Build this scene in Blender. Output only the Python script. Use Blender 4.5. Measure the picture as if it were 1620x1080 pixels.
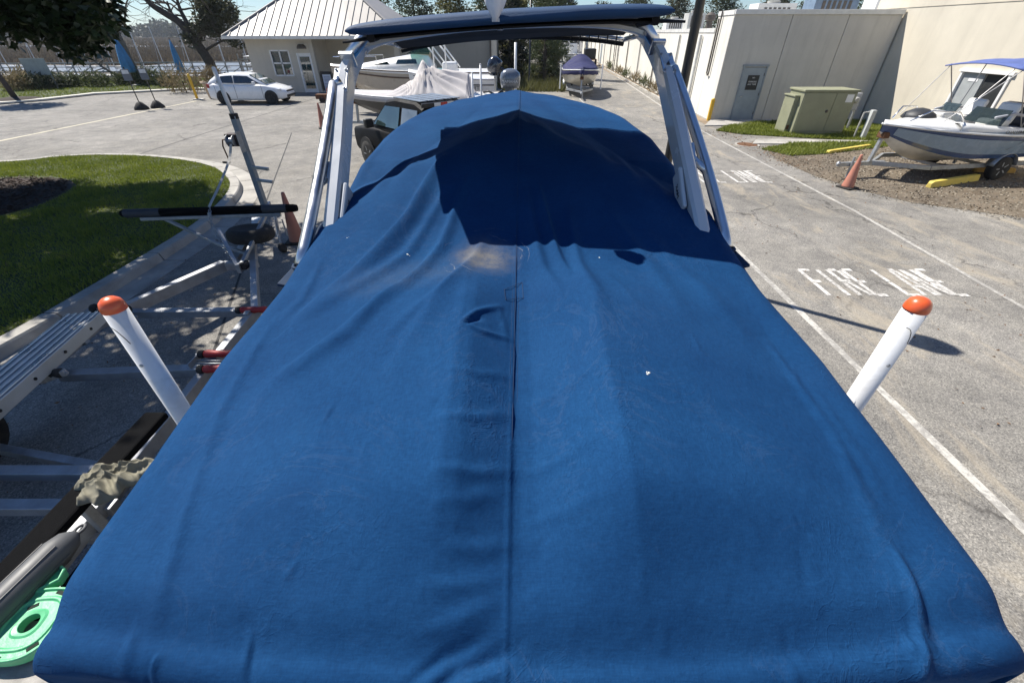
import bpy, bmesh, math, random
import numpy as np
from mathutils import Matrix, Vector
R = math.radians
random.seed(7); RNG = np.random.default_rng(7)
scene = bpy.context.scene
COL = scene.collection
for o in list(bpy.data.objects): bpy.data.objects.remove(o)

# ------------------------------------------------------------------ camera, sky, sun, exposure
CAM_H = 3.3; PITCH = R(36.0); FPX = 672.0
cam_data = bpy.data.cameras.new('camera'); cam = bpy.data.objects.new('camera', cam_data); COL.objects.link(cam)
cam.location = (0, 0, CAM_H); cam.rotation_euler = (R(90) - PITCH, 0, 0)
cam_data.sensor_width = 36; cam_data.lens = FPX / 1620 * 36; cam_data.clip_start = .05; cam_data.clip_end = 5000
scene.camera = cam
SUN = Vector((-.64, .455, 1.0)).normalized()
world = bpy.data.worlds.new('World'); scene.world = world; world.use_nodes = True
wn = world.node_tree.nodes; wl = world.node_tree.links
sky = wn.new('ShaderNodeTexSky'); sky.sky_type = 'NISHITA'; sky.sun_disc = False
sky.sun_elevation = math.asin(SUN.z); sky.sun_rotation = math.atan2(SUN.x, SUN.y)
sky.altitude = 10; sky.air_density = 1.0; sky.dust_density = .0; sky.ozone_density = 2.0
tint = wn.new('ShaderNodeMix'); tint.data_type = 'RGBA'; tint.blend_type = 'MULTIPLY'; tint.inputs[0].default_value = 1; tint.inputs[7].default_value = (.76, .93, 1.18, 1); wl.new(sky.outputs[0], tint.inputs[6]); wl.new(tint.outputs[2], wn['Background'].inputs[0]); wn['Background'].inputs[1].default_value = .064
sl = bpy.data.lights.new('sun', 'SUN'); sl.energy = 5.0; sl.angle = R(.55); sl.color = (1, .95, .87)
so = bpy.data.objects.new('sun', sl); COL.objects.link(so); so.location = (-20, 15, 30)
so.rotation_euler = SUN.to_track_quat('Z', 'Y').to_euler()
scene.view_settings.view_transform = 'Standard'; scene.view_settings.look = 'None'
scene.view_settings.exposure = 0.66; scene.view_settings.gamma = 1
scene.render.engine = 'CYCLES'

def at(u, v, z=0.0, Y=None):
    """photo measurement -> a point on the level z, or at the distance Y"""
    c, s = math.cos(PITCH), math.sin(PITCH)
    xi = (u - 810) / FPX; yi = (v - 540) / FPX; F = c - yi * s; D = s + yi * c
    t = (CAM_H - z) / D if Y is None else Y / F
    return Vector((xi * t, F * t, CAM_H - D * t))

# ------------------------------------------------------------------ materials
MATS = {}
def nt(name):
    m = bpy.data.materials.new(name); m.use_nodes = True
    return m, m.node_tree.nodes, m.node_tree.links, m.node_tree.nodes['Principled BSDF']
def ramp(n, stops):
    r = n.new('ShaderNodeValToRGB'); e = r.color_ramp.elements
    while len(e) < len(stops): e.new(.5)
    for i, (p, c) in enumerate(stops):
        e[i].position = p; e[i].color = (c[0], c[1], c[2], 1) if not isinstance(c, (int, float)) else (c, c, c, 1)
    return r
def noise(n, l, co, scale, detail=4, rough=.55, dist=0):
    t = n.new('ShaderNodeTexNoise'); t.inputs['Scale'].default_value = scale; t.inputs['Detail'].default_value = detail
    t.inputs['Roughness'].default_value = rough; t.inputs['Distortion'].default_value = dist
    l.new(co, t.inputs['Vector']); return t
def mixc(n, l, f, a, b, mode='MIX'):
    m = n.new('ShaderNodeMix'); m.data_type = 'RGBA'; m.blend_type = mode; m.clamp_result = False
    for sock, val in ((m.inputs[0], f), (m.inputs[6], a), (m.inputs[7], b)):
        if isinstance(val, (int, float)): sock.default_value = val
        elif isinstance(val, tuple): sock.default_value = (*val[:3], 1)
        else: l.new(val, sock)
    return m.outputs[2]
def mul(n, l, a, b):
    m = n.new('ShaderNodeMath'); m.operation = 'MULTIPLY'
    for sock, val in ((m.inputs[0], a), (m.inputs[1], b)):
        if isinstance(val, (int, float)): sock.default_value = val
        else: l.new(val, sock)
    return m.outputs[0]
def bump(n, l, h, strength, dist, bs, prev=None):
    b = n.new('ShaderNodeBump'); b.inputs['Strength'].default_value = strength; b.inputs['Distance'].default_value = dist
    l.new(h, b.inputs['Height'])
    if prev: l.new(prev, b.inputs['Normal'])
    if bs: l.new(b.outputs[0], bs.inputs['Normal'])
    return b.outputs[0]
def M(name, col, rough=.6, metal=0.0, var=.2, scale=4, bs=0.0, bscale=60, dirt=None, coat=0.0, spec=.5):
    if name in MATS: return MATS[name]
    m, n, l, b = nt(name)
    tc = n.new('ShaderNodeTexCoord').outputs['Object']
    nz = noise(n, l, tc, scale, 6, .6)
    lo = tuple(max(0, c * (1 - var)) for c in col); hi = tuple(c * (1 + var * .6) for c in col)
    c = ramp(n, [(.3, lo), (.7, hi)]); l.new(nz.outputs[0], c.inputs[0]); out = c.outputs[0]
    if dirt:
        dcol, amount, dsc = dirt
        d = noise(n, l, tc, dsc, 8, .7, .6); dr = ramp(n, [(.48, 0.0), (.75, amount)]); l.new(d.outputs[0], dr.inputs[0])
        out = mixc(n, l, dr.outputs[0], out, dcol)
    l.new(out, b.inputs['Base Color'])
    rr = ramp(n, [(.3, max(0, rough - .08)), (.7, min(1, rough + .1))]); l.new(nz.outputs[0], rr.inputs[0]); l.new(rr.outputs[0], b.inputs['Roughness'])
    b.inputs['Metallic'].default_value = metal; b.inputs['Coat Weight'].default_value = coat; b.inputs['Specular IOR Level'].default_value = spec
    if bs: bump(n, l, noise(n, l, tc, bscale, 5, .6).outputs[0], bs, .01, b)
    MATS[name] = m; return m
def leafmat(name, c1, c2, rough=.5, trans=.25):
    if name in MATS: return MATS[name]
    m, n, l, b = nt(name)
    tc = n.new('ShaderNodeTexCoord').outputs['Object']
    a = noise(n, l, tc, 1.1, 3); a2 = noise(n, l, tc, 9.0, 2)
    s = n.new('ShaderNodeMath'); s.operation = 'ADD'; l.new(mul(n, l, a.outputs[0], .5), s.inputs[0]); l.new(mul(n, l, a2.outputs[0], .5), s.inputs[1])
    r = ramp(n, [(.35, c1), (.65, c2)]); l.new(s.outputs[0], r.inputs[0]); l.new(r.outputs[0], b.inputs['Base Color'])
    b.inputs['Roughness'].default_value = rough
    if trans:
        t = n.new('ShaderNodeBsdfTranslucent'); l.new(r.outputs[0], t.inputs[0]); x = n.new('ShaderNodeMixShader'); x.inputs[0].default_value = trans
        l.new(b.outputs[0], x.inputs[1]); l.new(t.outputs[0], x.inputs[2]); l.new(x.outputs[0], n['Material Output'].inputs[0])
    MATS[name] = m; return m
def glass(name, tint=(.02, .03, .035), rough=.04):
    if name in MATS: return MATS[name]
    m, n, l, b = nt(name)
    tc = n.new('ShaderNodeTexCoord').outputs['Object']; nz = noise(n, l, tc, 2.0, 3)
    r = ramp(n, [(.35, tint), (.7, tuple(x * 2.2 for x in tint))]); l.new(nz.outputs[0], r.inputs[0]); l.new(r.outputs[0], b.inputs['Base Color'])
    b.inputs['Roughness'].default_value = rough; b.inputs['Specular IOR Level'].default_value = .9; b.inputs['Coat Weight'].default_value = .6; b.inputs['Coat Roughness'].default_value = .02
    MATS[name] = m; return m
def clearglass(name, tint=(.75, .9, .85), op=.35):
    if name in MATS: return MATS[name]
    m, n, l, b = nt(name)
    b.inputs['Base Color'].default_value = (.05, .07, .07, 1); b.inputs['Roughness'].default_value = .05
    t = n.new('ShaderNodeBsdfTransparent'); t.inputs[0].default_value = (*tint, 1); x = n.new('ShaderNodeMixShader'); x.inputs[0].default_value = op
    l.new(t.outputs[0], x.inputs[1]); l.new(b.outputs[0], x.inputs[2]); l.new(x.outputs[0], n['Material Output'].inputs[0])
    MATS[name] = m; return m

def asphalt_mat():
    m, n, l, b = nt('asphalt'); tc = n.new('ShaderNodeTexCoord').outputs['Object']
    big = noise(n, l, tc, .35, 5, .6, .4); mid = noise(n, l, tc, 2.2, 6, .65); fine = noise(n, l, tc, 75, 3, .7)
    base = ramp(n, [(.3, (.205, .197, .180)), (.7, (.315, .302, .277))]); l.new(big.outputs[0], base.inputs[0])
    r2 = ramp(n, [(.32, (.72, .72, .73)), (.7, (1.12, 1.11, 1.08))]); l.new(mid.outputs[0], r2.inputs[0])
    c = mixc(n, l, 1.0, base.outputs[0], r2.outputs[0], 'MULTIPLY')
    # stone chips in the worn surface
    vo = n.new('ShaderNodeTexVoronoi'); vo.inputs['Scale'].default_value = 88; l.new(tc, vo.inputs['Vector'])
    sep = n.new('ShaderNodeSeparateColor'); l.new(vo.outputs['Color'], sep.inputs[0])
    r3 = ramp(n, [(.0, (.45, .45, .46)), (.3, (.86, .86, .86)), (.72, (1.07, 1.06, 1.05)), (1.0, (1.65, 1.62, 1.58))]); l.new(sep.outputs[0], r3.inputs[0])
    c = mixc(n, l, .8, c, mixc(n, l, 1.0, c, r3.outputs[0], 'MULTIPLY'))
    r4 = ramp(n, [(.35, (.68, .68, .69)), (.65, (1.2, 1.19, 1.17))]); l.new(fine.outputs[0], r4.inputs[0])
    c = mixc(n, l, .7, c, mixc(n, l, 1.0, c, r4.outputs[0], 'MULTIPLY'))
    # blown sand lying in patches along the lane
    mp = n.new('ShaderNodeMapping'); mp.inputs['Scale'].default_value = (1.5, .55, 1); l.new(tc, mp.inputs['Vector'])
    sn = noise(n, l, mp.outputs[0], .9, 9, .72, .7); sr = ramp(n, [(.53, 0.0), (.68, .75)]); l.new(sn.outputs[0], sr.inputs[0])
    sx = n.new('ShaderNodeSeparateXYZ'); l.new(tc, sx.inputs[0]); gx = ramp(n, [(.0, .1), (.5, .18), (.56, .95), (.64, .9), (.70, .2), (1, .15)])
    mr = n.new('ShaderNodeMapRange'); mr.inputs[1].default_value = -40; mr.inputs[2].default_value = 40; l.new(sx.outputs[0], mr.inputs[0]); l.new(mr.outputs[0], gx.inputs[0])
    c = mixc(n, l, mul(n, l, sr.outputs[0], gx.outputs[0]), c, (.40, .345, .26))
    # dark tyre and oil marks
    mp2 = n.new('ShaderNodeMapping'); mp2.inputs['Scale'].default_value = (.25, 1.3, 1); l.new(tc, mp2.inputs['Vector'])
    on = noise(n, l, mp2.outputs[0], .8, 6, .65, .8); orr = ramp(n, [(.58, 0.0), (.78, .45)]); l.new(on.outputs[0], orr.inputs[0])
    c = mixc(n, l, orr.outputs[0], c, (.10, .095, .09))
    # cracks
    wv = n.new('ShaderNodeVectorMath'); wv.operation = 'ADD'; wn_ = noise(n, l, tc, 1.4, 5, .6); l.new(tc, wv.inputs[0])
    ws = n.new('ShaderNodeVectorMath'); ws.operation = 'SCALE'; ws.inputs['Scale'].default_value = .8; l.new(wn_.outputs['Color'], ws.inputs[0]); l.new(ws.outputs[0], wv.inputs[1])
    vc = n.new('ShaderNodeTexVoronoi'); vc.feature = 'DISTANCE_TO_EDGE'; vc.inputs['Scale'].default_value = .28; l.new(wv.outputs[0], vc.inputs['Vector'])
    cr = ramp(n, [(.0, 1.0), (.0032, .7), (.0065, 0.0)]); l.new(vc.outputs[0], cr.inputs[0])
    cm = noise(n, l, tc, .5, 2); cmr = ramp(n, [(.40, 0.0), (.54, .9)]); l.new(cm.outputs[0], cmr.inputs[0])
    crk = mul(n, l, cr.outputs[0], cmr.outputs[0]); c = mixc(n, l, crk, c, (.06, .055, .05))
    l.new(c, b.inputs['Base Color']); b.inputs['Roughness'].default_value = .88; b.inputs['Specular IOR Level'].default_value = .25
    p = bump(n, l, sep.outputs[0], .35, .004, None); bump(n, l, fine.outputs[0], .5, .006, b, p)
    return m
def paint_mat(name, col, wear=.5):
    m, n, l, b = nt(name); tc = n.new('ShaderNodeTexCoord').outputs['Object']
    a = noise(n, l, tc, 14, 8, .75); g = noise(n, l, tc, 1.1, 4, .6)
    s = n.new('ShaderNodeMath'); s.operation = 'ADD'; l.new(mul(n, l, a.outputs[0], .65), s.inputs[0]); l.new(mul(n, l, g.outputs[0], .35), s.inputs[1])
    r = ramp(n, [(wear - .04, (.30, .285, .26)), (wear + .05, col)]); l.new(s.outputs[0], r.inputs[0]); l.new(r.outputs[0], b.inputs['Base Color']); b.inputs['Roughness'].default_value = .8
    bump(n, l, noise(n, l, tc, 80, 3).outputs[0], .4, .004, b)
    return m
def wall_mat(name, col, streak=.35):
    m, n, l, b = nt(name); tc = n.new('ShaderNodeTexCoord').outputs['Object']
    a = noise(n, l, tc, .5, 6, .65); mp = n.new('ShaderNodeMapping'); mp.inputs['Scale'].default_value = (2.6, 2.6, .22); l.new(tc, mp.inputs['Vector'])
    st = noise(n, l, mp.outputs[0], 1.2, 7, .7)
    r = ramp(n, [(.3, tuple(c * .86 for c in col)), (.7, tuple(c * 1.05 for c in col))]); l.new(a.outputs[0], r.inputs[0])
    sr = ramp(n, [(.5, 0.0), (.78, streak)]); l.new(st.outputs[0], sr.inputs[0])
    c = mixc(n, l, sr.outputs[0], r.outputs[0], tuple(x * .5 for x in col)); l.new(c, b.inputs['Base Color']); b.inputs['Roughness'].default_value = .85
    bump(n, l, noise(n, l, tc, 22, 6, .7).outputs[0], .35, .01, b)
    MATS[name] = m; return m
def cover_mat():
    m, n, l, b = nt('blue_canvas'); tcn = n.new('ShaderNodeTexCoord'); tc = tcn.outputs['Object']
    a = noise(n, l, tc, 1.6, 7, .65, .3); f = noise(n, l, tc, 120, 3, .7)
    r = ramp(n, [(.3, (.0055, .037, .112)), (.72, (.0100, .057, .155))]); l.new(a.outputs[0], r.inputs[0]); c = r.outputs[0]
    for sc3 in ((1, .12, 1), (.10, 1, 1)):      # threads of the weave, warp and weft
        mpw = n.new('ShaderNodeMapping'); mpw.inputs['Scale'].default_value = sc3; l.new(tc, mpw.inputs['Vector']); wv_ = noise(n, l, mpw.outputs[0], 210, 2, .6)
        tr = ramp(n, [(.3, (.86, .87, .88)), (.7, (1.13, 1.12, 1.11))]); l.new(wv_.outputs[0], tr.inputs[0]); c = mixc(n, l, .75, c, mixc(n, l, 1.0, c, tr.outputs[0], 'MULTIPLY'))
    ft = ramp(n, [(.35, (.92, .92, .92)), (.65, (1.07, 1.07, 1.06))]); l.new(noise(n, l, tc, 45, 5, .7).outputs[0], ft.inputs[0]); c = mixc(n, l, .8, c, mixc(n, l, 1.0, c, ft.outputs[0], 'MULTIPLY'))
    # sun-faded cloth: broad pale patches and a few chalky rub lines
    fd = noise(n, l, tc, .8, 4, .55, .5); fr = ramp(n, [(.5, 0.0), (.8, .3)]); l.new(fd.outputs[0], fr.inputs[0]); c = mixc(n, l, fr.outputs[0], c, (.018, .055, .15))
    sc = noise(n, l, tc, 4.5, 9, .8, 1.8); scr = ramp(n, [(.62, 0.0), (.74, .16)]); l.new(sc.outputs[0], scr.inputs[0]); c = mixc(n, l, scr.outputs[0], c, (.06, .10, .19))
    rg_ = noise(n, l, tc, 2.6, 6, .6, 2.2); rgr = ramp(n, [(.478, 0.0), (.5, 1.0), (.522, 0.0)]); l.new(rg_.outputs[0], rgr.inputs[0]); rgm = ramp(n, [(.5, 0.0), (.62, .10)]); l.new(noise(n, l, tc, 1.3, 3).outputs[0], rgm.inputs[0])
    c = mixc(n, l, mul(n, l, rgr.outputs[0], rgm.outputs[0]), c, (.09, .14, .24))
    # dried mud bloom where water stands below the tower
    def bloom(cx, cy, sx, sy, rot=0):
        mp = n.new('ShaderNodeMapping'); mp.vector_type = 'TEXTURE'; mp.inputs['Location'].default_value = (cx - .05, cy - .46, .25); mp.inputs['Scale'].default_value = (sx, sy, 3); mp.inputs['Rotation'].default_value = (0, 0, rot)
        wob = n.new('ShaderNodeVectorMath'); wob.operation = 'MULTIPLY_ADD'; nn = noise(n, l, tc, 6, 5, .6); l.new(nn.outputs['Color'], wob.inputs[0]); wob.inputs[1].default_value = (.12, .12, 0); l.new(tc, wob.inputs[2])
        l.new(wob.outputs[0], mp.inputs['Vector']); ln = n.new('ShaderNodeVectorMath'); ln.operation = 'LENGTH'; l.new(mp.outputs[0], ln.inputs[0]); return ln.outputs['Value']
    mm = noise(n, l, tc, 9, 8, .72); mmr = ramp(n, [(.36, .25), (.66, 1.0)]); l.new(mm.outputs[0], mmr.inputs[0])
    d = bloom(-.09, 2.26, .22, .24); mr = ramp(n, [(.0, .95), (.45, .6), (.75, .18), (1.0, 0.0)]); l.new(d, mr.inputs[0])
    c = mixc(n, l, mul(n, l, mr.outputs[0], mmr.outputs[0]), c, (.19, .175, .15))
    d2 = bloom(-.42, 2.08, .55, .22, .25); mr2 = ramp(n, [(.0, .25), (.6, .15), (1.0, 0.0)]); l.new(d2, mr2.inputs[0]); c = mixc(n, l, mul(n, l, mr2.outputs[0], mmr.outputs[0]), c, (.10, .10, .085))
    brk = noise(n, l, tc, 5, 3, .6); brr = ramp(n, [(.5, 0.0), (.6, 1.0)]); l.new(brk.outputs[0], brr.inputs[0])
    for (p0, wd, s_) in ((.72, .012, .7), (.88, .010, .5)):   # broken tide lines round the bloom
        tl = ramp(n, [(p0 - wd, 0.0), (p0, s_), (p0 + wd, 0.0)]); sd = n.new('ShaderNodeMath'); sd.operation = 'MULTIPLY'; sd.inputs[1].default_value = .8; l.new(d, sd.inputs[0])
        l.new(sd.outputs[0], tl.inputs[0]); c = mixc(n, l, mul(n, l, tl.outputs[0], brr.outputs[0]), c, (.22, .24, .27))
    l.new(c, b.inputs['Base Color']); b.inputs['Roughness'].default_value = .9; b.inputs['Specular IOR Level'].default_value = .08
    p = bump(n, l, noise(n, l, tc, 14, 5, .6).outputs[0], .35, .008, None); p = bump(n, l, mul(n, l, rgr.outputs[0], rgm.outputs[0]), .5, .012, None, p)
    for sc_, th_ in ((6.5, 1.6), (11, 1.2)):
        cz = noise(n, l, tc, sc_, 3, .5, th_); czr = ramp(n, [(.46, 0.0), (.5, 1.0), (.54, 0.0)]); l.new(cz.outputs[0], czr.inputs[0]); czm = ramp(n, [(.5, 0.0), (.66, .4)]); l.new(noise(n, l, tc, 1.7, 3).outputs[0], czm.inputs[0]); p = bump(n, l, mul(n, l, czr.outputs[0], czm.outputs[0]), .35, .006, None, p)
    p = bump(n, l, noise(n, l, tc, 2.4, 5, .55, .8).outputs[0], .22, .03, None, p)
    bump(n, l, f.outputs[0], .3, .002, b, p)
    return m

# ------------------------------------------------------------------ mesh builder and object helpers
class MB:
    def __init__(s): s.v = []; s.f = []
    def add(s, vs, fs):
        k = len(s.v); s.v += [tuple(p) for p in vs]; s.f += [tuple(i + k for i in f) for f in fs]; return s
    def box(s, c, size, rot=None):
        c = Vector(c); h = Vector(size) / 2
        vs = [Vector((x * h.x, y * h.y, z * h.z)) for z in (-1, 1) for y in (-1, 1) for x in (-1, 1)]
        if rot is not None: vs = [rot @ p for p in vs]
        return s.add([p + c for p in vs], [(0, 2, 3, 1), (4, 5, 7, 6), (0, 1, 5, 4), (2, 6, 7, 3), (0, 4, 6, 2), (1, 3, 7, 5)])
    def beam(s, a, b, w, h, up=(0, 0, 1)):
        a, b = Vector(a), Vector(b); d = (b - a); L = d.length; d.normalize(); upv = Vector(up)
        side = d.cross(upv)
        if side.length < 1e-4: side = d.cross(Vector((1, 0, 0)))
        side.normalize(); u2 = side.cross(d)
        return s.box((a + b) / 2, (L, w, h), Matrix((d, side, u2)).transposed())
    def tube(s, pts, r, n=10, caps=True):
        pts = [Vector(p) for p in pts]; m = len(pts); rs = r if isinstance(r, (list, tuple)) else [r] * m
        vs = []; prev = None
        for i, p in enumerate(pts):
            t = (pts[min(i + 1, m - 1)] - pts[max(i - 1, 0)]).normalized()
            if prev is None: u = t.orthogonal().normalized()
            else:
                u = prev - t * prev.dot(t)
                u = u.normalized() if u.length > 1e-5 else t.orthogonal().normalized()
            prev = u; w = t.cross(u)
            for k in range(n):
                a = 2 * math.pi * k / n; vs.append(p + (u * math.cos(a) + w * math.sin(a)) * rs[i])
        fs = [(i * n + k, i * n + (k + 1) % n, (i + 1) * n + (k + 1) % n, (i + 1) * n + k) for i in range(m - 1) for k in range(n)]
        if caps: fs += [tuple(range(n - 1, -1, -1)), tuple(range((m - 1) * n, m * n))]
        return s.add(vs, fs)
    def lathe(s, prof, n=20, c=(0, 0, 0), rot=None, caps=True):
        c = Vector(c); vs = []
        for (r, z) in prof:
            for k in range(n):
                a = 2 * math.pi * k / n; p = Vector((r * math.cos(a), r * math.sin(a), z)); p = rot @ p if rot is not None else p; vs.append(p + c)
        m = len(prof); fs = [(i * n + k, i * n + (k + 1) % n, (i + 1) * n + (k + 1) % n, (i + 1) * n + k) for i in range(m - 1) for k in range(n)]
        if caps: fs += [tuple(range(n - 1, -1, -1)), tuple(range((m - 1) * n, m * n))]
        return s.add(vs, fs)
    def prism(s, poly, z0, z1):
        n = len(poly); vs = [(*p[:2], z0) for p in poly] + [(*p[:2], z1) for p in poly]
        a = sum(poly[i][0] * poly[(i + 1) % n][1] - poly[(i + 1) % n][0] * poly[i][1] for i in range(n))
        fs = [tuple(range(n - 1, -1, -1)), tuple(range(n, 2 * n))] + [(i, (i + 1) % n, n + (i + 1) % n, n + i) for i in range(n)]
        if a < 0: fs = [f[::-1] for f in fs]
        return s.add(vs, fs)
    def slab(s, pts, t):
        """a flat or bent outline given thickness t along its normal"""
        pts = [Vector(p) for p in pts]; n = len(pts); nn = Vector((0, 0, 0))
        for i in range(n): nn += pts[i].cross(pts[(i + 1) % n])
        nn.normalize(); vs = pts + [p - nn * t for p in pts]
        return s.add(vs, [tuple(range(n)), tuple(range(2 * n - 1, n - 1, -1))] + [(i, n + i, n + (i + 1) % n, (i + 1) % n) for i in range(n)])
    def grid(s, rows, closed=False, flip=False):
        k = len(rows[0]); vs = [p for r in rows for p in r]; fs = []
        for i in range(len(rows) - 1):
            for j in range(k if closed else k - 1):
                f = (i * k + j, i * k + (j + 1) % k, (i + 1) * k + (j + 1) % k, (i + 1) * k + j); fs.append(f[::-1] if flip else f)
        return s.add(vs, fs)
    def build(s, name, mat, parent=None, smooth=False, bevel=0.0, world=False, solid=0.0, sub=0):
        if world and parent is not None:
            root = parent
            while root.parent: root = root.parent
            mi = (Matrix.Translation(root.location) @ root.rotation_euler.to_matrix().to_4x4()).inverted(); s.v = [tuple(mi @ Vector(p)) for p in s.v]
        me = bpy.data.meshes.new(name); me.from_pydata(s.v, [], s.f); me.update()
        o = bpy.data.objects.new(name, me); COL.objects.link(o); me.materials.append(mat)
        if smooth: me.shade_smooth()
        if parent is not None: o.parent = parent
        if sub: md = o.modifiers.new('sub', 'SUBSURF'); md.levels = md.render_levels = sub
        if solid: md = o.modifiers.new('solid', 'SOLIDIFY'); md.thickness = solid; md.offset = -1
        if bevel: md = o.modifiers.new('bevel', 'BEVEL'); md.width = bevel; md.segments = 2; md.limit_method = 'ANGLE'; md.angle_limit = R(40)
        return o
def tag(o, label=None, cat=None, group=None, kind=None):
    if label: o['label'] = label
    if cat: o['category'] = cat
    if group: o['group'] = group
    if kind: o['kind'] = kind
    return o
def thing(name, label, cat, loc=(0, 0, 0), rz=0.0, group=None):
    o = bpy.data.objects.new(name, None); COL.objects.link(o); o.empty_display_size = .2
    o.location = loc; o.rotation_euler = (0, 0, rz); return tag(o, label, cat, group)
def dup(root, loc, rz=None, label=None, scale=None):
    r = root.copy(); COL.objects.link(r); r.location = loc
    if rz is not None: r.rotation_euler = (0, 0, rz)
    if scale: r.scale = (scale,) * 3
    if label: r['label'] = label
    def kids(a, b):
        for ch in list(a.children):
            c = ch.copy(); COL.objects.link(c); c.parent = b; kids(ch, c)
    kids(root, r); return r
def fast_mesh(name, verts, faces, mat, parent=None, smooth=False):
    """verts (n,3), faces (m,k) numpy -> one mesh object"""
    me = bpy.data.meshes.new(name); k = faces.shape[1]
    me.vertices.add(len(verts)); me.vertices.foreach_set('co', np.asarray(verts, np.float32).ravel())
    me.loops.add(faces.size); me.loops.foreach_set('vertex_index', faces.astype(np.int32).ravel())
    me.polygons.add(len(faces)); me.polygons.foreach_set('loop_start', np.arange(0, faces.size, k, dtype=np.int32)); me.update(calc_edges=True)
    if smooth: me.shade_smooth()
    me.materials.append(mat); o = bpy.data.objects.new(name, me); COL.objects.link(o)
    if parent is not None: o.parent = parent
    return o
def leaf_quads(P, size, aspect=.45, up=0.0, rng=RNG, droop=0.0):
    n = len(P); d = rng.normal(size=(n, 3)); d[:, 2] = d[:, 2] * .7 + up - droop; d /= np.linalg.norm(d, axis=1)[:, None]
    e = rng.normal(size=(n, 3)); e -= d * (e * d).sum(1)[:, None]; e /= np.linalg.norm(e, axis=1)[:, None]
    s = size * rng.uniform(.6, 1.3, (n, 1)); w = s * aspect * .5
    nrm = np.cross(d, e)
    v = np.stack([P, P + d * s * .5 + e * w + nrm * s * .08, P + d * s, P + d * s * .5 - e * w + nrm * s * .08], 1).reshape(-1, 3)
    return v, np.arange(n * 4).reshape(n, 4)
def blob_points(blobs, n, rng=RNG, shell=.45):
    vol = np.array([b[3] * b[4] * b[5] for b in blobs]) ** .75; k = rng.choice(len(blobs), n, p=vol / vol.sum())
    d = rng.normal(size=(n, 3)); d /= np.linalg.norm(d, axis=1)[:, None]; r = rng.uniform(shell, 1, (n, 1)) ** .6
    B = np.array(blobs); return B[k, :3] + d * r * B[k, 3:6]
def foliage(name, blobs, n, size, mat, parent, aspect=.45, up=0., droop=0., shell=.45):
    P = blob_points(blobs, n, shell=shell); v, f = leaf_quads(P, size, aspect, up, droop=droop); return fast_mesh(name, v, f, mat, parent)
def branch(mb, p, d, L, r, depth, rnd, spread=.6, tips=None, curl=.18, n=7, grav=0.0):
    pts = [Vector(p)]; rs = [r]; d = Vector(d).normalized(); k = 5
    for i in range(k):
        d = (d + Vector((rnd.uniform(-curl, curl), rnd.uniform(-curl, curl), rnd.uniform(-curl, curl) + grav))).normalized(); pts.append(pts[-1] + d * L / k); rs.append(r * (1 - .45 * (i + 1) / k))
    mb.tube(pts, rs, n)
    if depth == 0:
        if tips is not None: tips.append(pts[-1])
        return
    for i in range(rnd.choice((2, 3))):
        q = pts[rnd.choice((3, 4, 5))]; nd = (d + Vector((rnd.uniform(-1, 1), rnd.uniform(-1, 1), rnd.uniform(-.3, .8))) * spread).normalized()
        branch(mb, q, nd, L * rnd.uniform(.55, .8), rs[-1] * .8, depth - 1, rnd, spread, tips, curl, max(4, n - 1), grav)
def textmesh(name, txt, size, mat, parent, mtx, ext=.002, sx=1.0):
    cu = bpy.data.curves.new('txt', 'FONT'); cu.body = txt; cu.size = size; cu.extrude = ext; cu.align_x = 'CENTER'; cu.align_y = 'CENTER'
    tmp = bpy.data.objects.new('txt', cu); COL.objects.link(tmp); dg = bpy.context.evaluated_depsgraph_get()
    me = bpy.data.meshes.new_from_object(tmp.evaluated_get(dg)); bpy.data.objects.remove(tmp); bpy.data.curves.remove(cu)
    me.name = name; me.transform(mtx @ Matrix.Diagonal((sx, 1, 1, 1))); me.materials.clear(); me.materials.append(mat)
    o = bpy.data.objects.new(name, me); COL.objects.link(o)
    if parent is not None: o.parent = parent
    return o
def frame(o, x, y):
    """matrix with origin o, text running along x and up along y"""
    x, y = Vector(x).normalized(), Vector(y).normalized(); z = x.cross(y).normalized(); y = z.cross(x)
    m = Matrix((x, y, z)).transposed().to_4x4(); m.translation = Vector(o); return m
lerp = lambda a, b, t: a + (b - a) * t
def interp(x, xs, ys): return float(np.interp(x, xs, ys))

# ================================================================== the setting
ASPH = asphalt_mat(); MATS['asphalt'] = ASPH
CONC = M('concrete', (.42, .40, .36), .9, var=.25, scale=1.6, bs=.4, bscale=40, dirt=((.12, .11, .09), .6, 1.1))
WHITE = M('white_gelcoat', (.80, .80, .78), .3, var=.06, coat=.3, dirt=((.5, .48, .42), .25, 2))
WPAINT = M('white_paint', (.78, .78, .76), .5, var=.06, dirt=((.45, .42, .36), .3, 3))
BLACKP = M('black_plastic', (.012, .012, .013), .5, var=.3, bs=.2)
RUBBER = M('rubber', (.022, .021, .02), .85, var=.35, bs=.3, dirt=((.12, .11, .09), .4, 6))
ALU = M('aluminium', (.40, .41, .425), .5, metal=.6, var=.18, scale=8, bs=.12, bscale=90, dirt=((.25, .24, .22), .5, 5))
GALV = M('galvanised_steel', (.40, .42, .44), .5, metal=.65, var=.25, scale=12, dirt=((.22, .20, .18), .5, 4))
STEEL = M('polished_steel', (.75, .75, .76), .16, metal=1, var=.08)
RUST = M('rusty_steel', (.16, .075, .035), .85, metal=.2, var=.4, scale=14, bs=.4)
CARPET = M('black_carpet', (.007, .007, .0075), .97, var=.4, scale=30, bs=.8, bscale=260, spec=.1)
LEAFG = leafmat('magnolia_leaf', (.010, .020, .007), (.035, .06, .018), .38, .12)

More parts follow.
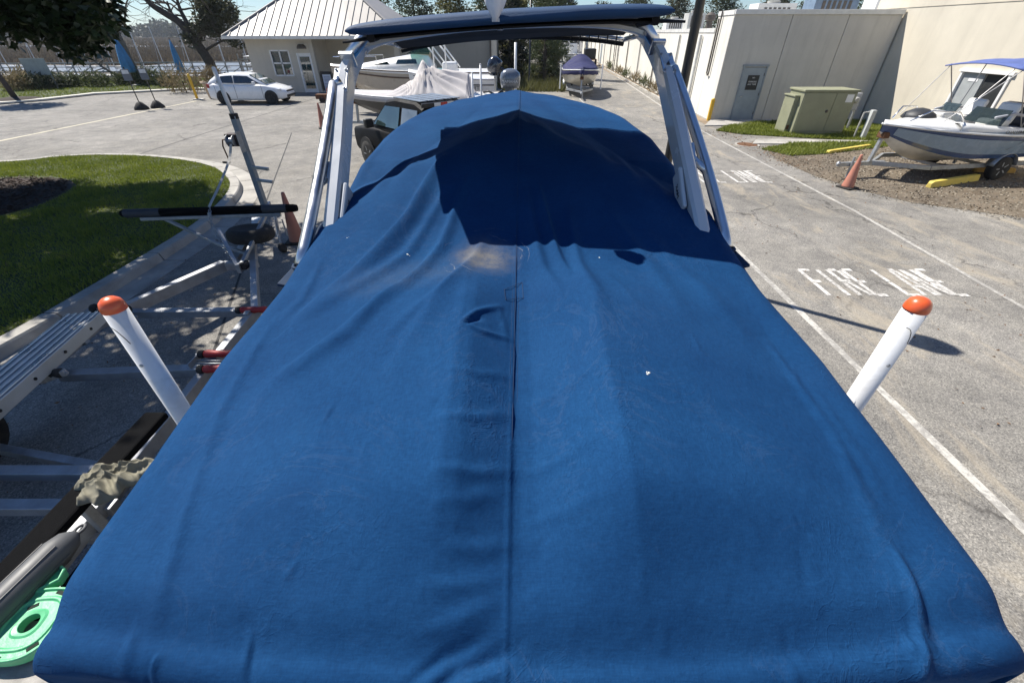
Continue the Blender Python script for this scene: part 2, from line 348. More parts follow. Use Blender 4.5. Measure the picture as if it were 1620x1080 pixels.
def sheet(name, poly, z, mat, kind='structure'):
    mb = MB(); mb.add([(*p[:2], z) for p in poly], [tuple(range(len(poly)))]); o = mb.build(name, mat)
    if o.data.polygons[0].normal.z < 0: o.data.flip_normals()
    if kind: o['kind'] = kind
    return o
mud = M('marsh_mud', (.085, .068, .045), .9, var=.4, scale=.05, bs=.5, bscale=.6)
sheet('terrain', [(-3000, -800), (3000, -800), (3000, 3500), (-3000, 3500)], -1.35, mud)
wm, n_, l_, b_ = nt('creek_water'); b_.inputs['Base Color'].default_value = (.16, .155, .14, 1); b_.inputs['Roughness'].default_value = .3
bump(n_, l_, noise(n_, l_, n_.new('ShaderNodeTexCoord').outputs['Object'], 1.6, 4).outputs[0], .5, .12, b_); MATS['water'] = wm
sheet('water', [(-200, 80), (-90, 76), (-42, 70), (-20, 72), (-24, 92), (-60, 100), (-62, 84), (-110, 92), (-210, 84)], -1.25, wm)
sheet('water', [(-700, 240), (-300, 205), (-60, 190), (-50, 205), (-300, 232), (-700, 275)], -1.25, wm)
mb = MB(); mb.prism([(-120, -80), (95, -80), (95, 320), (-12, 320), (-20, 54), (-31, 47), (-45, 43), (-120, 40)], -1.5, 0.0)
tag(mb.build('asphalt_lot', ASPH), kind='structure')

# ---- road markings
WLINE = paint_mat('worn_white_line', (.52, .50, .45), .505); YLINE = paint_mat('worn_cream_line', (.60, .54, .38), .44); LETT = paint_mat('worn_letter_paint', (.62, .60, .56), .475)
def ragged_line(name, p, q, w, mat, label, seg=.5):
    p, q = Vector(p), Vector(q); d = (q - p); L = d.length; d.normalize(); s = Vector((-d.y, d.x, 0)); rnd = random.Random(len(label)); rows = []
    n = int(L / seg)
    for i in range(n + 1):
        c = p + d * L * i / n + s * .02 * math.sin(i * .13); a = w / 2 * rnd.uniform(.88, 1.08); rows.append([c + s * a, c - s * a])
    return tag(MB().grid(rows).build(name, mat), kind='structure')
ragged_line('lane_line', (4.24, -6, .004), (4.16, 30, .004), .095, WLINE, 'left')
ragged_line('lane_line', (7.36, 1, .004), (7.84, 9.5, .004), .085, WLINE, 'right near')
ragged_line('lane_line', (7.84, 9.5, .004), (7.9, 21, .004), .085, WLINE, 'right mid')
ragged_line('lane_line', (7.9, 21, .004), (13.2, 95, .004), .12, WLINE, 'right far')
ragged_line('lot_line', (-19.6, 8, .004), (-18.84, 28.9, .004), .14, YLINE, 'lot')
dk = M('crack_filler', (.035, .034, .033), .8)
ragged_line('tar_joint', (-12.5, 14.9, .004), (-12.2, 30, .004), .05, dk, 'joint a')
ragged_line('tar_joint', (-3.2, 2.6, .004), (-9.0, 19.0, .004), .035, dk, 'joint bb')
ragged_line('tar_joint', (-30, 24.5, .004), (-13, 25.5, .004), .04, dk, 'joint ccc')
# stencilled lettering: each letter = strokes in a 5 x 7 cell, with the stencil's bridges left open
STROKES = {
 'F': [((0, 0), (0, 3.28)), ((0, 3.42), (0, 7)), ((0, 7), (2.6, 7)), ((0, 3.7), (2.0, 3.7))],
 'I': [((1, 0), (1, 3.42)), ((1, 3.56), (1, 7))],
 'R': [((0, 0), (0, 3.42)), ((0, 3.56), (0, 7)), ((0.4, 7), (2.2, 7)), ((2.4, 6.7), (2.4, 4.3)), ((.5, 3.8), (2.1, 3.8)), ((1.2, 3.4), (2.5, 0))],
 'E': [((0, 0), (0, 3.42)), ((0, 3.56), (0, 7)), ((.3, 7), (2.6, 7)), ((.3, 3.6), (2.0, 3.6)), ((.3, 0), (2.6, 0))],
 'L': [((0, 0), (0, 3.42)), ((0, 3.56), (0, 7)), ((.4, 0), (2.6, 0))],
 'A': [((0, 0), (.75, 6.6)), ((.6, 7), (2.0, 7)), ((1.85, 6.6), (2.6, 0)), ((.6, 2.3), (2.0, 2.3))],
 'N': [((0, 0), (0, 3.42)), ((0, 3.56), (0, 7)), ((.2, 6.8), (2.4, .2)), ((2.6, 0), (2.6, 3.42)), ((2.6, 3.56), (2.6, 7))]}
def lettering(word, x0, x1, y0, y1, label, z=.0045):
    root = thing('road_lettering', label, 'road marking', ((x0 + x1) / 2, y0, z)); k = len(word); pitch = (x1 - x0) / k
    for i, ch in enumerate(word):
        mb = MB(); sx = pitch * .72 / 2.6; sy = (y1 - y0) / 7; w = .07
        for j, ((ax, ay), (bx, by)) in enumerate(STROKES[ch]):
            a = Vector((x0 + i * pitch + ax * sx, y0 + ay * sy, 0)); b = Vector((x0 + i * pitch + bx * sx, y0 + by * sy, 0)); d = (b - a); hor = abs(d.y) < .02
            s = Vector((-d.y, d.x, 0)).normalized() * (w * .62 if hor else w * .5)
            mb.add([a + s + Vector((0, 0, z + j * .0004)), a - s + Vector((0, 0, z + j * .0004)), b - s + Vector((0, 0, z + j * .0004)), b + s + Vector((0, 0, z + j * .0004))], [(0, 1, 2, 3)])
        mb.build('letter', LETT, root, world=True)
lettering('FIRE', 4.93, 5.90, 5.76, 6.63, 'worn white stencilled word FIRE on the lane nearest the orange-capped pole')
lettering('LANE', 6.17, 7.16, 5.76, 6.63, 'worn white stencilled word LANE beside the nearest FIRE')
lettering('FIRE', 4.93, 5.90, 11.9, 13.1, 'farther faded stencilled word FIRE just right of the tower leg')
lettering('LANE', 6.17, 7.16, 11.9, 13.1, 'farther faded stencilled word LANE near the pink traffic cone')

# ---- lawn island, kerb, gutter, mulch
def smooth_poly(pts, n=8):
    out = []; m = len(pts)
    for i in range(m - 1):
        p0, p1, p2, p3 = [Vector(pts[max(0, min(m - 1, i + k))]) for k in (-1, 0, 1, 2)]
        for k in range(n):
            t = k / n; out.append(.5 * ((2 * p1) + (p2 - p0) * t + (2 * p0 - 5 * p1 + 4 * p2 - p3) * t * t + (3 * p1 - p0 - 3 * p2 + p3) * t ** 3))
    out.append(Vector(pts[-1])); return out
KP = [(-27, 13.2), (-21, 13.3), (-15.7, 13.72), (-14.5, 14.36), (-13.17, 14.69), (-11.1, 14.4), (-9.5, 13.75), (-8.4, 13.0), (-7.46, 11.94), (-6.95, 11.1), (-6.6, 10.1), (-6.3, 8.6), (-6.25, 7.0), (-6.3, 5.0), (-6.38, 4.0), (-6.5, 1.0), (-6.6, -6)]
kp = smooth_poly([(*p, 0) for p in KP], 6)
def offs(pts, d):
    out = []
    for i, p in enumerate(pts):
        t = (pts[min(i + 1, len(pts) - 1)] - pts[max(i - 1, 0)]).normalized(); out.append(p + Vector((t.y, -t.x, 0)) * d)
    return out   # +d = to the right of travel (inside the island)
inner = offs(kp, .22); outer = offs(kp, -.42)
kerb = thing('kerb', None, None, (0, 0, 0)); kerb['kind'] = 'structure'
i = 0
while i < len(kp) - 1:
    j = min(i + 6, len(kp) - 1); rows = []
    for k in range(i, j + 1):
        a, b, g = kp[k].copy(), inner[k].copy(), outer[k].copy(); e = .012 if k == i else (-.012 if k == j else 0)
        t = (kp[min(k + 1, len(kp) - 1)] - kp[max(k - 1, 0)]).normalized(); a += t * e; b += t * e; g += t * e
        out_d = (a - b).normalized()
        rows.append([g + Vector((0, 0, -.05)), g + Vector((0, 0, .004)), a + out_d * .03 + Vector((0, 0, .012)), a + Vector((0, 0, .125)), a - out_d * .02 + Vector((0, 0, .15)), b + Vector((0, 0, .15)), b + Vector((0, 0, -.05))])
    mb = MB().grid(rows); m_ = len(rows[0]); mb.f += [tuple(range(m_ - 1, -1, -1)), tuple(range((len(rows) - 1) * m_, len(rows) * m_))]
    mb.build('kerb_stone', CONC, kerb); i = j
from mathutils.geometry import tessellate_polygon
soil = M('lawn_soil', (.055, .07, .02), .95, var=.4, scale=3, bs=.6, bscale=30)
lawn_poly = [(p.x, p.y) for p in offs(kp, .23)] + [(-27, -6)]
sheet('lawn', lawn_poly, .135, soil)
def inside(x, y, poly):
    c = np.zeros(len(x), bool); n = len(poly); j = n - 1
    for i in range(n):
        xi, yi = poly[i][:2]; xj, yj = poly[j][:2]
        k = ((yi > y) != (yj > y)); xx = (xj - xi) * (y - yi) / (yj - yi + 1e-12) + xi; c ^= k & (x < xx); j = i
    return c
def grass(name, poly, n, h, z, mat, label, w=.010, hole=None):
    xs = [p[0] for p in poly]; ys = [p[1] for p in poly]; x = RNG.uniform(min(xs), max(xs), n); y = RNG.uniform(min(ys), max(ys), n); k = inside(x, y, poly)
    if hole is not None: k &= ((x - hole[0]) ** 2 + (y - hole[1]) ** 2 > hole[2] ** 2)
    x, y = x[k], y[k]; n = len(x); clump = .6 + .8 * (np.sin(x * 3.1 + np.sin(y * 2.3)) * np.cos(y * 2.7) * .5 + .5)
    a = RNG.uniform(0, 2 * np.pi, n); hh = h * RNG.uniform(.5, 1.3, n) * clump; lean = RNG.uniform(.1, .8, n) * hh; a2 = RNG.uniform(0, 2 * np.pi, n)
    dx, dy = np.cos(a) * w, np.sin(a) * w
    v = np.stack([np.stack([x - dx, y - dy, np.full(n, z)], 1), np.stack([x + dx, y + dy, np.full(n, z)], 1), np.stack([x + np.cos(a2) * lean, y + np.sin(a2) * lean, z + hh], 1)], 1).reshape(-1, 3)
    o = fast_mesh(name, v, np.arange(3 * n).reshape(n, 3), mat); return tag(o, label, 'grass', kind='stuff')
GR1 = leafmat('lawn_blade', (.14, .185, .018), (.30, .335, .05), .6, .3); GR2 = leafmat('verge_blade', (.15, .19, .022), (.27, .30, .05), .6, .3)
vis = [p for p in lawn_poly if p[0] > -20 and p[1] > 2.5] + [(-7.5, 2.5), (-20, 12)]
MUL = (-13.0, 9.7, 2.3)
grass('lawn_grass', vis, 230000, .055, .133, GR1, 'mown green lawn on the kerbed island behind the empty trailer', .008, MUL)
mul_m = M('bark_mulch', (.035, .024, .017), .95, var=.5, scale=12, bs=1, bscale=40)
def ring(cx, cy, r, n=28, w=.08): return [(cx + r * (1 + w * math.sin(3 * a) * .6 + w * math.sin(5 * a + 1) * .4) * math.cos(a), cy + r * (1 + w * math.sin(3 * a)) * math.sin(a)) for a in [2 * math.pi * i / n for i in range(n)]]
sheet('mulch_bed', ring(*MUL[:2], MUL[2]), .14, mul_m)
def chips(name, cx, cy, r, n, z, mat, label, size=.06, ell=1.0):
    a = RNG.uniform(0, 2 * np.pi, n); q = r * np.sqrt(RNG.uniform(0, 1, n)); P = np.stack([cx + q * np.cos(a), cy + ell * q * np.sin(a), z + RNG.uniform(0, .05, n)], 1)
    v, f = leaf_quads(P, size, .4); v[:, 2] = np.maximum(v[:, 2] * .5 + z * .5, z); o = fast_mesh(name, v, f, mat); return tag(o, label, 'litter', kind='stuff')
chips('mulch_chips', *MUL[:2], 2.2, 7000, .145, M('bark_chip', (.06, .035, .022), .9, var=.5, scale=9), 'dark bark mulch ring under the big tree on the lawn', .1)

# ---- far edge of the lot: verge, path
verge_poly = [(-34, 26.8), (-29.2, 27.7), (-28.1, 29.2), (-27.4, 32.3), (-23.7, 34.9), (-20.6, 36.2), (-20.6, 41.5), (-31, 46.2), (-45, 42), (-75, 40), (-75, 26)]
sheet('grass_verge', verge_poly, .02, soil); grass('verge_grass', verge_poly, 60000, .09, .02, GR2, 'bright green grass strip at the far left edge of the lot', .025)
mb = MB(); vp = [Vector((*p, 0)) for p in ((-36, 26.2), (-29.0, 27.3), (-27.9, 28.9), (-27.2, 31.9), (-23.5, 34.4), (-20.0, 35.6))]; vo_ = offs(vp, -.55)
mb.grid([[a + Vector((0, 0, .03)), a + Vector((0, 0, .11)), b + Vector((0, 0, .11)), b + Vector((0, 0, -.02))] for a, b in zip(vp, vo_)]); tag(mb.build('far_kerb', M('pale_concrete', (.62, .59, .52), .85, var=.15, scale=.7)), kind='structure')
# ---- right side: gravel bay, verge, slab, manhole
grav = M('gravel_dirt', (.15, .12, .085), .95, var=.4, scale=1.3, bs=1, bscale=26, dirt=((.10, .065, .035), .6, 1.6))
gpoly = [(8.9, 16.2), (8.55, 14.6), (8.6, 12.6), (9.0, 11.2), (9.6, 10.2), (11.2, 9.2), (13.5, 8.5), (16.15, 8.2), (16.15, 18.2), (14, 17.2), (11.5, 16.4)]
sheet('gravel_bay', gpoly, .005, grav)
xs = RNG.uniform(8.4, 16.1, 16000); ys = RNG.uniform(8.0, 18, 16000); k = inside(xs, ys, [(8.6, 16.4), (8.3, 13), (8.9, 10.6), (10.6, 9.2), (13.5, 8.0), (16.1, 7.8), (16.1, 18)]); xs, ys = xs[k], ys[k]
P = np.stack([xs, ys, np.full(len(xs), .008)], 1); v, f = leaf_quads(P, .055, .6); v[:, 2] = np.clip(v[:, 2], .007, .04)
tag(fast_mesh('gravel_stones', v, f, M('gravel_stone', (.30, .26, .20), .9, var=.6, scale=14)), 'loose gravel and stones under the moored sport boat', 'gravel', kind='stuff')
rp = [(8.45, 19.4), (9.9, 20.9), (12.6, 21.75), (16.1, 21.75), (16.1, 18.1), (13.2, 17.35), (11.2, 17.9), (9.2, 18.6)]
rp2 = [(8.7, 15.9), (10.2, 16.9), (12.3, 17.1), (14.4, 17.1), (13.3, 16.3), (10.8, 15.3), (9.2, 14.9)]
sheet('grass_patch', rp, .012, soil); sheet('grass_patch', rp2, .012, soil)
grass('verge_grass', rp, 42000, .10, .012, GR2, 'bright green grass around the green electrical cabinet', .016); grass('verge_grass', rp2, 12000, .085, .012, GR2, 'thin grass strip between the concrete path and the gravel', .016)
xs = RNG.uniform(7.9, 11.5, 2500); ys = RNG.uniform(13.5, 19.5, 2500); d_ = np.abs((xs - 8.6) - .12 * np.sin(ys * 3)); k = RNG.uniform(0, 1, 2500) < np.exp(-d_ * 1.8); xs, ys = xs[k], ys[k]
v, f = leaf_quads(np.stack([xs, ys, np.full(len(xs), .015)], 1), .07, .35); v[:, 2] = np.clip(v[:, 2], .012, .05); tag(fast_mesh('dead_leaves', v, f, M('dead_leaf', (.19, .10, .045), .9, var=.5, scale=8)), 'brown dead leaves along the edge of the lane', 'leaves', kind='stuff')
mb = MB(); mb.prism([(8.75, 16.75), (9.3, 17.6), (11.0, 17.55), (13.4, 17.3), (13.3, 17.05), (11.0, 16.95), (9.9, 16.75)], -.05, .035); tag(mb.build('concrete_path', CONC, bevel=.01), kind='structure')
mb = MB(); mb.prism([(8.35, 20.4), (9.2, 21.95), (12.1, 21.95), (11.6, 21.3), (10.2, 20.6)], -.05, .05); tag(mb.build('door_slab', CONC, bevel=.01), kind='structure')
mh = thing('manhole_cover', 'round rusty manhole cover at the corner of the concrete path', 'manhole', (8.55, 16.7, 0))
MB().lathe([(.42, -.02), (.42, .014), (.36, .016), (.355, .010), (.0, .010)], 28).build('frame', CONC, mh); MB().lathe([(.345, .0), (.345, .018), (.1, .02), (0, .02)], 28).build('lid', RUST, mh)

# ---- marsh, far trees
def reeds(name, poly, n, h, mat, label, z=-1.35):
    xs = [p[0] for p in poly]; ys = [p[1] for p in poly]; x = RNG.uniform(min(xs), max(xs), n); y = min(ys) + (max(ys) - min(ys)) * RNG.uniform(0, 1, n) ** 1.5; k = inside(x, y, poly); x, y = x[k], y[k]; n = len(x)
    s = 1 + (y / 150.0); w = .10 * s; a = RNG.uniform(0, np.pi, n); hh = h * RNG.uniform(.5, 1.2, n); dx, dy = np.cos(a) * w, np.sin(a) * w; l2 = RNG.normal(0, .3, (n, 2))
    v = np.stack([np.stack([x - dx, y - dy, np.full(n, z)], 1), np.stack([x + dx, y + dy, np.full(n, z)], 1), np.stack([x + l2[:, 0], y + l2[:, 1], z + hh], 1)], 1).reshape(-1, 3)
    return tag(fast_mesh(name, v, np.arange(3 * n).reshape(n, 3), mat), label, 'reeds', kind='stuff')
RD = leafmat('reed', (.10, .078, .05), (.18, .14, .09), .8, .2)
reeds('marsh_reeds', [(-20, 93), (-62, 101), (-64, 88), (-108, 94), (-210, 88), (-420, 190), (-300, 203), (-40, 188)], 110000, .95, RD, 'brown marsh reeds beyond the creek')
reeds('marsh_reeds', [(-50, 206), (-300, 234), (-700, 278), (-900, 520), (-60, 520)], 60000, 1.2, RD, 'paler far marsh running out to the wooded shore')
FT = leafmat('far_tree_leaf', (.04, .055, .035), (.085, .105, .06), .7, .1)
blobs = []
for i in range(190):
    x = -820 + i * 4.6 + random.uniform(-3, 3); h = random.uniform(7, 16); blobs.append((x, 520 + random.uniform(-15, 40) + abs(x) * .05, h * .55 - 1, random.uniform(5, 10), 6, h * .55))
tag(foliage('far_wood', blobs, 60000, 2.6, FT, None, .8), 'hazy line of woods on the far shore of the marsh', 'woods', kind='stuff')

# ================================================================== buildings
# ---- long white warehouse; shade of its end wall put into a darker stucco colour
WWALL = wall_mat('cream_stucco', (.77, .74, .66), .4); GWALL = wall_mat('shaded_stucco', (.60, .57, .51), .4); TWALL = wall_mat('tan_stucco', (.64, .585, .475), .25); HWALL = wall_mat('house_stucco', (.56, .52, .44), .2)
CAPM = M('metal_coping', (.74, .73, .69), .45, var=.1, dirt=((.3, .28, .24), .3, 2))
TRIM = M('dark_pipe', (.10, .085, .07), .6, var=.3); GREYP = M('grey_pipe', (.45, .44, .41), .6, var=.2)
W0 = Vector((9.19, 22.07, 0)); WD = Vector((.054, 1, 0)).normalized(); WN = Vector((-1, .054, 0)).normalized()
wh = thing('warehouse', 'long cream stucco warehouse with grey steel door in its end wall', 'building', (9.19, 22.07, 0))
mb = MB(); core = [W0 + Vector((.1, .1, 0)), Vector((16.1, 22.17, 0)), Vector((16.1, 24.2, 0)), W0 + WD * 2.0 + Vector((.1, 0, 0))]
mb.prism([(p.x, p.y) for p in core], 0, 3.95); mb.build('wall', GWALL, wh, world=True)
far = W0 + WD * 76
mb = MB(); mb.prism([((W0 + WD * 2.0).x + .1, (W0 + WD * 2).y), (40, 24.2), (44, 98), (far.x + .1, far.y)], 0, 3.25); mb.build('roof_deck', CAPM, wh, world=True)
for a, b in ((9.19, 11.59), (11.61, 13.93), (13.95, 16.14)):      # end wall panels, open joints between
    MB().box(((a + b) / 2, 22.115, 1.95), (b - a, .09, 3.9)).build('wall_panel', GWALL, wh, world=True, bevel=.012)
MB().box(((9.19 + 16.14) / 2, 22.09, 3.985), (6.97, .16, .17)).build('coping', CAPM, wh, world=True, bevel=.01)
k = 0
for s0, s1, h in [(0.02, 2.0, 3.9)] + [(2.0 + 5.6 * q, 2.0 + 5.6 * (q + 1), 3.3) for q in range(13)]:   # side wall bays
    a = W0 + WD * (s0 + .012); b = W0 + WD * (s1 - .012); mb = MB(); mb.prism([(p.x, p.y) for p in (a, b, b - WN * .1, a - WN * .1)], 0, h); mb.build('wall_panel', WWALL, wh, world=True)
    mb = MB(); a2 = a + WN * .03; b2 = b + WN * .03; mb.prism([(p.x, p.y) for p in (a2, b2, b2 - WN * .22, a2 - WN * .22)], h, h + .16); mb.build('coping', CAPM, wh, world=True)
    if k > 0: p = b + WN * .07; MB().tube([p + Vector((0, 0, .1)), p + Vector((0, 0, h - .1))], .045, 8).build('downpipe', GREYP if k % 2 else TRIM, wh, world=True)
    k += 1
p = W0 + WD * 1.35 + WN * .08; MB().tube([p + Vector((0, 0, 4.05)), p + Vector((0, 0, 1.75)), p + WD * .12 + Vector((0, 0, 1.68)), p + WD * .25 + Vector((0, 0, 1.75)), p + WD * .25 + Vector((0, 0, 3.8))], .035, 8).build('conduit', TRIM, wh, world=True)
p = W0 + WD * 3.6 + WN * .1; MB().tube([p + Vector((0, 0, .05)), p + Vector((0, 0, 3.2))], .07, 10).build('vent_pipe', M('white_pipe', (.7, .69, .65), .5), wh, world=True)
for s in (30, 31.1): p = W0 + WD * s + WN * .3; MB().tube([p, p + Vector((0, 0, 2.6))], .04, 6).build('ladder_rail', TRIM, wh, world=True)
for z in (.5, .95, 1.4, 1.85, 2.3): p = W0 + WD * 30 + WN * .3 + Vector((0, 0, z)); MB().tube([p, p + WD * 1.1], .02, 6).build('ladder_rung', TRIM, wh, world=True)
p = W0 + WD * 44 + WN * .02; MB().beam(p + Vector((0, 0, 1.05)), p + WD * 1.1 + Vector((0, 0, 1.05)), .06, 2.1).build('door', M('grey_door_paint', (.30, .34, .37), .5, var=.1), wh, world=True)
# steel door, frame, sign
dx0 = at(1157, 187, 0, 22.05).x; DX = dx0 + .0; DW = .93; DM = MATS['grey_door_paint']
d = MB().box((DX + DW / 2, 22.05, 1.04), (DW, .05, 2.04)).build('door', DM, wh, world=True, bevel=.006); d['label'] = 'grey steel door with black notice'
for x in (DX - .035, DX + DW + .035): MB().box((x, 22.045, 1.06), (.065, .075, 2.12)).build('door_frame', M('door_frame_paint', (.26, .30, .33), .5), d, world=True)
MB().box((DX + DW / 2, 22.045, 2.13), (DW + .20, .1, .07)).build('door_frame', MATS['door_frame_paint'], d, world=True)
MB().box((DX + DW * .52, 22.017, 1.50), (.50, .012, .56)).build('notice', M('notice_black', (.02, .022, .025), .5, var=.1), d, world=True)
TXTW = M('notice_white', (.75, .75, .75), .6, var=.02)
def wtext(txt, x, z, size, name='notice_text'):
    o = textmesh(name, txt, size, TXTW, d, frame(Vector((x, 22.008, z)) - Vector((9.19, 22.07, 0)), (1, 0, 0), (0, 0, 1)), .001)
wtext('NO', DX + DW * .52, 1.68, .07); wtext('PARKING', DX + DW * .52, 1.53, .085); wtext('ANY TIME', DX + DW * .52, 1.43, .085)
MB().tube([(DX + .07, 22.02, .98), (DX + .07, 21.96, .98), (DX + .17, 21.96, .98)], .014, 8).build('handle', STEEL, d, world=True)
for z in (.3, 1.05, 1.8): MB().box((DX + DW - .005, 22.018, z), (.03, .02, .11)).build('hinge', TRIM, d, world=True)
yb = thing('yellow_bollard', 'yellow pipe guard at the bright corner of the cream warehouse', 'bollard', (9.1, 21.95, 0)); YEL = M('yellow_paint', (.72, .43, .03), .5, var=.15, dirt=((.25, .17, .05), .4, 4))
MB().tube([(0, 0, 0), (0, 0, .82)], [.085, .085], 16).build('post', YEL, yb, smooth=False); MB().lathe([(.085, .82), (.075, .87), (.04, .9), (0, .905)], 16).build('cap', YEL, yb, smooth=True)
# things on the roof
def roof_box(name, label, x, y, z, sx, sy, sz, mat):
    t = thing(name, label, 'roof unit', (x, y, z)); MB().box((0, 0, sz / 2 + .1), (sx, sy, sz)).build('casing', mat, t, bevel=.02); MB().box((0, 0, .05), (sx * .9, sy * .9, .1)).build('plinth', TRIM, t)
    for q in range(6): MB().box((-sx * .3 + q * sx * .12, -sy / 2 - .012, sz * .55 + .1), (sx * .07, .02, sz * .6)).build('louvre', TRIM, t)
    MB().lathe([(sy * .28, 0), (sy * .3, .12), (sy * .24, .14)], 16, (0, 0, sz + .1)).build('fan_hood', GREYP, t); return t
UNIT = M('unit_paint', (.50, .50, .47), .5, var=.15); UNB = M('unit_blue_grey', (.16, .22, .30), .5, var=.15)
roof_box('roof_unit', 'pale boxy air unit on the warehouse roof just right of the tower top', 12.3, 36, 3.25, 1.1, 1.0, 1.0, UNIT)
roof_box('roof_unit', 'smaller air unit farther along the warehouse roof', 12.8, 42, 3.25, 1.4, 1.0, .8, CAPM)
roof_box('roof_unit', 'long low unit above the grey end wall', 15.2, 31.5, 3.25, 2.2, 1.2, 1.3, CAPM)
roof_box('roof_unit', 'blue grey roof unit above the middle of the end wall', 19.4, 33.0, 3.25, 2.6, 1.3, 1.75, UNB)
roof_box('roof_unit', 'white ribbed roof unit beside the tan wall', 21.2, 31.0, 3.25, 1.5, 1.2, 1.7, WPAINT)
t = thing('roof_vent', 'squat round vent on the roof beside the black lamp post', 'vent', (10.6, 28.5, 3.25)); MB().lathe([(.16, 0), (.16, .55), (.27, .6), (.27, .8), (.1, .92), (0, .93)], 18).build('cowl', TRIM, t); MB().lathe([(.22, 0), (.2, .04)], 16).build('flashing', CAPM, t)
# ---- tan building with dark doorway
tb = thing('tan_warehouse', 'tall sunlit tan stucco building behind the sport boat', 'building', (16.2, 15, 0))
mb = MB(); mb.prism([(16.3, -20), (40, -20), (40, 24.0), (16.3, 24.0)], 0, 6.4); mb.build('wall', TWALL, tb, world=True)
Y0, Y1, ZT = 16.15, 18.05, 2.18
for y0, y1, z0, z1 in ((-20, Y0, 0, 4.09), (Y1, 23.9, 0, 4.09), (Y0, Y1, ZT, 4.09), (-20, 23.9, 4.12, 6.4)): MB().box((16.25, (y0 + y1) / 2, (z0 + z1) / 2), (.1, y1 - y0, z1 - z0)).build('wall_panel', TWALL, tb, world=True)
MB().box((16.265, 2, 4.105), (.06, 43, .03)).build('joint_flashing', GREYP, tb, world=True)
for y in (Y0 + .04, Y1 - .04): MB().box((16.205, y, ZT / 2), (.12, .08, ZT)).build('door_frame', WPAINT, tb, world=True)
MB().box((16.2, (Y0 + Y1) / 2, ZT + .04), (.16, Y1 - Y0 + .16, .09)).build('door_frame', WPAINT, tb, world=True)
MB().box((16.26, (Y0 + Y1) / 2 + .47, ZT / 2), (.05, .86, ZT - .06)).build('door', M('grey_leaf', (.36, .38, .38), .5, var=.12), tb, world=True); MB().box((16.29, (Y0 + Y1) / 2 - .45, ZT / 2), (.02, .92, ZT - .06)).build('door', M('dark_opening', (.03, .032, .033), .4, var=.3), tb, world=True)  # second sheet paints the unlit open half of the doorway dark
MB().box((16.228, Y1 - .55, 1.95), (.01, .38, .09)).build('door_plate', TXTW, tb, world=True)

# ---- office with metal hip roof
ho = thing('office_house', 'tan stucco office with pale metal hip roof behind the white car', 'building', (-13, 33.4, 0))
MB().box((-15.05, 38.6, 1.55), (4.28, 9.9, 3.1)).build('wall', HWALL, ho, world=True); MB().box((-9.9, 40.0, 1.55), (6.2, 8, 3.1)).build('wall', HWALL, ho, world=True)
XL, XR, WY = -17.2, -12.9, 33.4
wx0, wx1, wz0, wz1 = -15.75, -14.55, .98, 2.35; ddx0, ddx1, ddz = -14.05, -13.15, 2.22
for x0, x1, z0, z1 in ((XL, wx0, 0, 3.1), (wx0, wx1, 0, wz0), (wx0, wx1, wz1, 3.1), (wx1, ddx0, 0, 3.1), (ddx0, ddx1, ddz, 3.1), (ddx1, XR, 0, 3.1)): MB().box(((x0 + x1) / 2, WY + .06, (z0 + z1) / 2), (x1 - x0, .12, z1 - z0)).build('wall_face', HWALL, ho, world=True)
GL = glass('dark_glass', (.012, .03, .032))
w = MB().box(((wx0 + wx1) / 2, WY + .09, (wz0 + wz1) / 2), (wx1 - wx0, .02, wz1 - wz0)).build('window', GL, ho, world=True)
for a, b in (((wx0, wz0), (wx1, wz0)), ((wx0, wz1), (wx1, wz1)), ((wx0, wz0), (wx0, wz1)), ((wx1, wz0), (wx1, wz1)), (((wx0 + wx1) / 2, wz0), ((wx0 + wx1) / 2, wz1)), ((wx0, (wz0 + wz1) / 2), (wx1, (wz0 + wz1) / 2))):
    MB().beam((a[0], WY + .02, a[1]), (b[0], WY + .02, b[1]), .07, .08, (0, 0, 1) if a[1] == b[1] else (1, 0, 0)).build('frame', WPAINT, w, world=True)
MB().box(((wx0 + wx1) / 2, WY - .02, wz0 - .1), (wx1 - wx0 + .2, .1, .1)).build('sill', HWALL, w, world=True)
dd = MB().box(((ddx0 + ddx1) / 2, WY + .07, ddz / 2), (ddx1 - ddx0, .05, ddz)).build('door', WPAINT, ho, world=True); MB().box(((ddx0 + ddx1) / 2, WY + .035, 1.12), (ddx1 - ddx0 - .28, .03, 1.8)).build('pane', GL, dd, world=True)
MB().tube([(ddx0 + .07, WY + .04, .95), (ddx0 + .07, WY - .02, .95), (ddx0 + .07, WY - .02, 1.2)], .015, 6).build('handle', STEEL, dd, world=True)
for x in (ddx0 + .04, ddx1 - .04): MB().box((x, WY + .01, ddz / 2), (.09, .08, ddz)).build('door_frame', WPAINT, dd, world=True)
MB().lathe([(.30, 0), (.28, .12), (.18, .22), (0, .25)], 16, ((ddx0 + ddx1) / 2, WY - .05, 2.45)).build('porch_lamp', TRIM, ho, world=True)
MB().box(((ddx0 + ddx1) / 2, WY - .015, 2.53), (.85, .03, .5)).build('lamp_panel', HWALL, ho, world=True)
textmesh('house_number', '84', .34, TRIM, ho, frame(Vector((-11.75, 35.98, 2.15)) - Vector((-13, 33.4, 0)), (1, 0, 0), (0, 0, 1)), .01)
MB().box((-9.0, 34.7, .05), (8.0, 2.5, .1)).build('porch_slab', CONC, ho, world=True)
for x in (-7.6,): MB().box((x, 33.9, 1.5), (.3, .3, 3.0)).build('porch_post', HWALL, ho, world=True)
ROOF = M('roof_metal', (.36, .34, .315), .55, metal=.15, var=.1, scale=1.2, dirt=((.32, .29, .25), .4, .8))
ex0, ex1, ey0, ey1, ez, sl_ = -18.1, -6.9, 32.6, 44.2, 3.12, .68; hk = (ex1 - ex0) / 2 - .001
